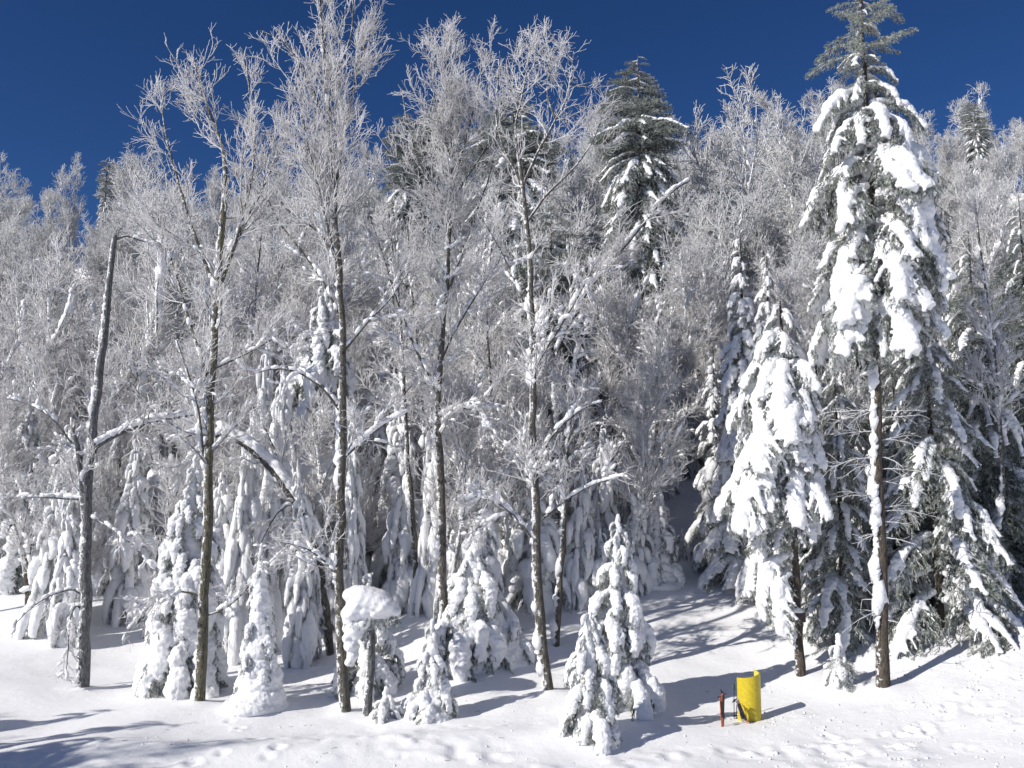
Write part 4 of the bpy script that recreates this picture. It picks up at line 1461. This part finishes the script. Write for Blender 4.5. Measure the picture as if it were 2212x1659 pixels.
    for (x, y) in pts:
        k = rs.randint(len(protos))
        side = 'left' if x / y < -0.2 else ('right' if x / y > 0.15 else 'centre')
        mk, bd = where(x, y)
        t = thing('snow_spruce', ('stout', 'small', 'tall', 'squat', 'bent-topped', 'dwarf')[k] + ' snow-smothered spruce ' + bd + ', ' + mk, 'tree', (x, y, float(H(x, y)) - 0.1), rs.rand() * 6.28, 'snow ghosts under the bare trees, ' + side)
        s = 0.75 + 0.5 * rs.rand()
        t.scale = (s, s, s * (0.9 + .3 * rs.rand()))
        link('snow_mantle', protos[k][0], t)
        if protos[k][1]:
            link('needle_sprays', protos[k][1], t)


# ------------------------------------------------------------------ stumps, pad, skis, board
def stumps():
    rs = np.random.RandomState(77)
    y = rooted(793, 1548)
    tr = sink(px_limb([(793, 1548), (796, 1480), (799, 1410), (802, 1360)], y, 20, 17, 0, 10))
    p0 = tr[0][0, 1].copy()
    t = thing('cut_stump', 'pale upright broken trunk carrying a wide overhanging snow cap', 'stump', tuple(p0))
    g = Geo()
    tubes(g, tr[0] - p0, tr[1], 12, cap=True)
    link('trunk', g.mesh('trunk', M_BIRCH), t)
    m = y / FPX
    top = P(800, 1330, y) - p0
    sp = []
    for (u, v, r) in ((757, 1285, 18), (770, 1283, 22), (785, 1288, 28), (800, 1293, 30), (815, 1298, 30), (830, 1306, 25), (843, 1314, 19), (855, 1320, 12), (775, 1305, 28), (765, 1320, 24),
                      (757, 1340, 18), (752, 1358, 14), (750, 1378, 11), (765, 1350, 16), (772, 1372, 12), (790, 1318, 26), (785, 1345, 16), (758, 1395, 16), (762, 1415, 14), (756, 1325, 20), (768, 1360, 18), (755, 1430, 11), (812, 1322, 18), (832, 1328, 12)):
        c = P(u, v, y) - p0
        sp.append([c[0], c[1] + 0.04 * rs.normal(), c[2], r * m, r * m * 1.4, r * m * 0.85])
    link('snow_cap', remesh(sp, 0.03, M_SNOW, 'snow_cap', 0.025, 0.4, 8), t)
    g = Geo()
    tw = []
    for k in range(60):
        u = rs.uniform(745, 862)
        c = P(u, 1335 + rs.uniform(-10, 12), y + rs.uniform(-.3, .3)) - p0
        d = norm(np.array([0.4 * rs.normal(), 0.4 * rs.normal(), -0.8]))
        tw.append(np.array([c, c + d * 0.06, c + d * 0.12 + (0, 0, -.02), c + d * 0.2 + (0, 0, -.05)]))
    tw = np.array(tw)
    tubes(g, tw, np.full((60, 4), 0.005), 3)
    needles(g, rs, tw, 120, 0.05, 0.006)
    link('needle_sprays', g.mesh('needle_sprays', M_NEEDLE, False), t)
    # far-left stub
    b = gat(62, 1340)
    y = b[1]
    tr = sink(px_limb([(62, 1340), (61, 1290), (58, 1240), (60, 1200), (66, 1175)], y, 13, 14, 0, 10))
    p0 = tr[0][0, 1].copy()
    t = thing('snow_stub', 'short dark stub with a ledge of snow on the open snow at the far left', 'stump', tuple(p0))
    g = Geo()
    tubes(g, tr[0] - p0, tr[1], 10, cap=True)
    link('trunk', g.mesh('trunk', M_SPBARK), t)
    m = y / FPX
    sp = []
    for (u, v, r) in ((62, 1270, 13), (52, 1275, 10), (74, 1272, 10), (66, 1170, 12), (60, 1180, 10)):
        c = P(u, v, y) - p0
        sp.append([c[0], c[1], c[2], r * m, r * m, r * m * 0.55])
    link('snow_cap', remesh(sp, 0.03, M_SNOW, 'snow_cap', 0.05, 0.2, 3), t)


def box(g, c, s, rot=None):
    v = np.array([[x, y, z] for x in (-1, 1) for y in (-1, 1) for z in (-1, 1)], float) * np.array(s) / 2
    if rot is not None:
        v = v @ np.array(rot).T
    g.add(v + np.array(c), [[0, 1, 3, 2], [4, 6, 7, 5], [0, 4, 5, 1], [2, 3, 7, 6], [0, 2, 6, 4], [1, 5, 7, 3]])


def pad_and_skis():
    b = gat(1622, 1558)
    y = b[1]
    m = y / FPX
    W = 52 * m
    Hh = 92 * m
    rad = W / 2
    t = thing('tower_pad', 'bright yellow curved crash pad standing in the snow at the edge of the clearing', 'pad', (b[0], b[1] + rad * 0.6, b[2] - 0.02))
    th = 0.035
    n = 36
    a0, a1 = R(196), R(196 + 205)           # from the left end, round the front, to the far right end
    a = np.linspace(a0, a1, n)
    k = 6
    out, inn = [], []
    for j in range(k + 1):
        z = -0.25 + (Hh + 0.25) * j / k
        out.append(np.stack([rad * np.cos(a), rad * np.sin(a), np.full(n, z) + (0.05 * np.cos(a) + 0.05 * np.maximum(0, np.sin(a)) if j == k else 0) + (0.0)], 1))
        inn.append(np.stack([(rad - th) * np.cos(a), (rad - th) * np.sin(a), out[-1][:, 2]], 1))
    g = Geo()
    for arr, fl in ((out, False), (inn, True)):
        V = np.concatenate(arr)
        F = []
        for j in range(k):
            for i in range(n - 1):
                q = [j * n + i, j * n + i + 1, (j + 1) * n + i + 1, (j + 1) * n + i]
                F.append(q[::-1] if fl else q)
        gg = g if not fl else Geo()
        gg.add(V, F)
        if fl:
            gi = gg
    link('cover', g.mesh('cover', M_YELLOW), t)
    link('lining', gi.mesh('lining', M_FOAM), t)
    g = Geo()
    V = np.concatenate([out[-1] + (0, 0, 0.002), inn[-1] + (0, 0, 0.002)])
    g.add(V, [[i, i + 1, n + i + 1, n + i] for i in range(n - 1)])
    for e in (0, n - 1):
        V = np.array([o_[e] for o_ in out] + [o_[e] for o_ in inn])
        g.add(V, [[i, i + 1, k + 1 + i + 1, k + 1 + i] for i in range(k)])
    link('edge_binding', g.mesh('edge_binding', M_YRIM, False), t)

    # orange skis stuck in the snow, tails down, bindings half way
    def ski(parent, mt, length, w, thick, tip, name='ski', bx=0.0, by=0.0, face=0.0, lean=(0, 0)):
        g = Geo()
        N_ = 16
        vv, ff = [], []
        for i in range(N_ + 1):
            s = i / N_
            z = -0.35 + (length + 0.35) * s
            ww = w * (1 - 0.14 * math.sin(math.pi * min(1, s / 0.92)))
            yo = 0.0
            if s > 0.9:
                q = (s - 0.9) / 0.1
                ww *= math.sqrt(max(0.02, 1 - q * q)) if tip else 1
                yo = -0.10 * q * q
            for (sx, sy) in ((-1, -1), (1, -1), (1, 1), (-1, 1)):
                vv.append([sx * ww / 2, yo + sy * thick / 2, z])
        for i in range(N_):
            for c in range(4):
                c2 = (c + 1) % 4
                ff.append([i * 4 + c, i * 4 + c2, i * 4 + 4 + c2, i * 4 + 4 + c])
        ff.append([N_ * 4 + c for c in range(4)])
        g.add(vv, ff)
        o = link(name, g.mesh(name, mt, False), parent)
        o.location = (bx, by, 0)
        o.rotation_euler = (lean[0], lean[1], face)
        g = Geo()
        zc = length * 0.52
        box(g, (0, -thick / 2 - 0.03, zc + 0.13), (w * 0.7, 0.04, 0.07))
        box(g, (0, -thick / 2 - 0.035, zc - 0.15), (w * 0.7, 0.05, 0.09))
        box(g, (0, -thick / 2 - 0.008, zc), (w * 0.6, 0.014, 0.30))
        box(g, (-w * 0.9, -thick / 2 - 0.03, zc + 0.30), (w * 1.1, 0.018, 0.025))
        link('binding', g.mesh('binding', M_BLACK, False), o)
        return o
    b = gat(1561, 1570)
    t = thing('ski_pair', 'orange skis stood upright in the snow left of the yellow pad, with dark bindings', 'skis', (b[0], b[1], b[2]))
    m = b[1] / FPX
    hh = 72 * m
    ski(t, M_ORANGE, hh * 0.97, 0.085, 0.014, True, face=R(28), lean=(0, R(-3)))
    ski(t, M_BLACK, hh, 0.085, 0.014, True, by=0.07, bx=0.02, face=R(28 + 180), lean=(0, R(-3)))
    b = gat(1600, 1562)
    t = thing('ski_pair', 'pale skis leaning and crossed against the left side of the yellow pad', 'skis', (b[0], b[1] - 0.05, b[2]))
    ski(t, M_SKIWHITE, hh * 0.78, 0.085, 0.014, False, face=R(20), lean=(0, R(-17)), bx=0.06)
    ski(t, M_SKIPINK, hh * 0.72, 0.085, 0.014, False, face=R(-12), lean=(0, R(-24)), bx=0.15, by=-0.06)
    b = gat(1588, 1556)
    t = thing('ski_poles', 'dark ski poles planted upright between the orange skis and the pad', 'ski poles', (b[0], b[1] + 0.1, b[2]))
    for k, (x, yy, l) in enumerate(((0, 0, 0.02), (0.06, 0.05, 0.07))):
        g = Geo()
        p = np.array([[x, yy, -0.2], [x + l * .4, yy, 0.4], [x + l, yy, hh * 0.98]])
        tubes(g, p[None], np.array([[0.009, 0.01, 0.011]]), 8, True)
        o = link('pole', g.mesh('pole', M_BLACK), t)
        g = Geo()
        p = np.array([[x + l * .85, yy, hh * 0.84], [x + l * .95, yy, hh * 0.93], [x + l, yy, hh * 1.02]])
        tubes(g, p[None], np.array([[0.02, 0.018, 0.022]]), 8, True)
        link('grip', g.mesh('grip', M_GREENISH), o)
        g = Geo()
        tubes(g, np.array([[[x, yy, 0.06], [x, yy, 0.07]]]), np.array([[0.05, 0.05]]), 12, True)
        link('basket', g.mesh('basket', M_BLACK), o)
    # board on the trunk
    y = rooted(1731, 1467)
    p = P(1723, 1334, y - 0.26)
    m = y / FPX
    t = thing('trail_board', 'small dark board fixed across the trunk of the leaning spruce, snow on top', 'board', tuple(p))
    g = Geo()
    box(g, (0, 0, 0), (33 * m, 0.05, 19 * m))
    link('panel', g.mesh('panel', M_BOARD, False), t)
    sp = [[x, 0.0, 9.5 * m + 0.02 + 0.05 * (1 - abs(x) / .2), .07, .05, .05 + .03 * (1 - abs(x) / .2)] for x in (-0.10, -0.03, 0.04, 0.1)]
    link('snow_cap', remesh(sp, 0.015, M_SNOW, 'snow_cap', 0.02, 0.1, 3), t)
    g = Geo()
    box(g, (0, 0.085, 0.0), (0.05, 0.12, 0.3))
    link('bracket', g.mesh('bracket', M_BOARD, False), t)


def shade_trees():
    """the trees beside the camera, out of the frame, whose shade falls across the lower left"""
    rs = np.random.RandomState(31)
    pr = proto_bare(900, 12, 1.1, 120, 0.014, 1.1, 2)
    for k, (x, y, s) in enumerate(((-24.0, 10.8, 0.95), (-22.0, 7.4, 0.9), (-26.5, 13.6, 0.85), (-27.0, 9.0, 1.1))):
        t = thing('frosted_tree', 'snow-flecked bare tree beside the camera, outside the left of the picture', 'tree', (x, y, float(H(x, y))), rs.rand() * 6, 'trees beside the camera')
        t.scale = (s, s, s)
        link('trunk', pr[0], t)
        link('frosted_twigs', pr[1], t)
        link('clinging_snow', pr[2], t)
    for k, (x, y, h, sd) in enumerate(((-17.2, 17.6, 6.6, 91), (-17.8, 15.6, 7.0, 92), (-15.8, 14.7, 6.4, 93), (-15.2, 12.8, 6.4, 94), (-19.6, 18.9, 6.6, 95), (-16.9, 12.6, 7.4, 96))):
        spruce_at('spruce_tree', 'snow-laden spruce beside the camera, %s, outside the left of the picture' % ('largest of its row', 'broad one', 'short one', 'near one', 'far one', 'nearest of all')[k], 'trees beside the camera', x, y, h, 1.7, sd, 'heavy', 'light', 0.6, 5, 0.03)


import time
_t = time.time()


def tick(n):
    global _t
    print('BUILD %-10s %.1fs' % (n, time.time() - _t))
    _t = time.time()


build_boughs(); tick('boughs')
front_trees(); tick('front')
wood(); brush(); tick('wood')
spruces(); tick('spruces')
ghosts(); tick('ghosts')
stumps()
pad_and_skis()
shade_trees(); tick('small')
litter(); build_ground(); tick('ground')
_same = {}
for o in bpy.data.objects:
    if o.parent is None and o.get('label'):
        _same.setdefault(o['label'], []).append(o)
for _l, _os in _same.items():
    if 1 < len(_os) <= 5:
        _os.sort(key=lambda o: o.location.x / max(o.location.y, 1))
        for o, w in zip(_os, {2: ('leftmost', 'rightmost'), 3: ('leftmost', 'middle', 'rightmost'), 4: ('leftmost', 'left-middle', 'right-middle', 'rightmost'),
                              5: ('leftmost', 'left-middle', 'middle', 'right-middle', 'rightmost')}[len(_os)]):
            if len(_l.split()) < 16:
                o['label'] = w + ' ' + _l
_tri = sum(sum(len(p.vertices) - 2 for p in []) or len(me.loops) - 2 * len(me.polygons) for me in bpy.data.meshes)
print('TRIS', _tri, 'objects', len(bpy.data.objects))
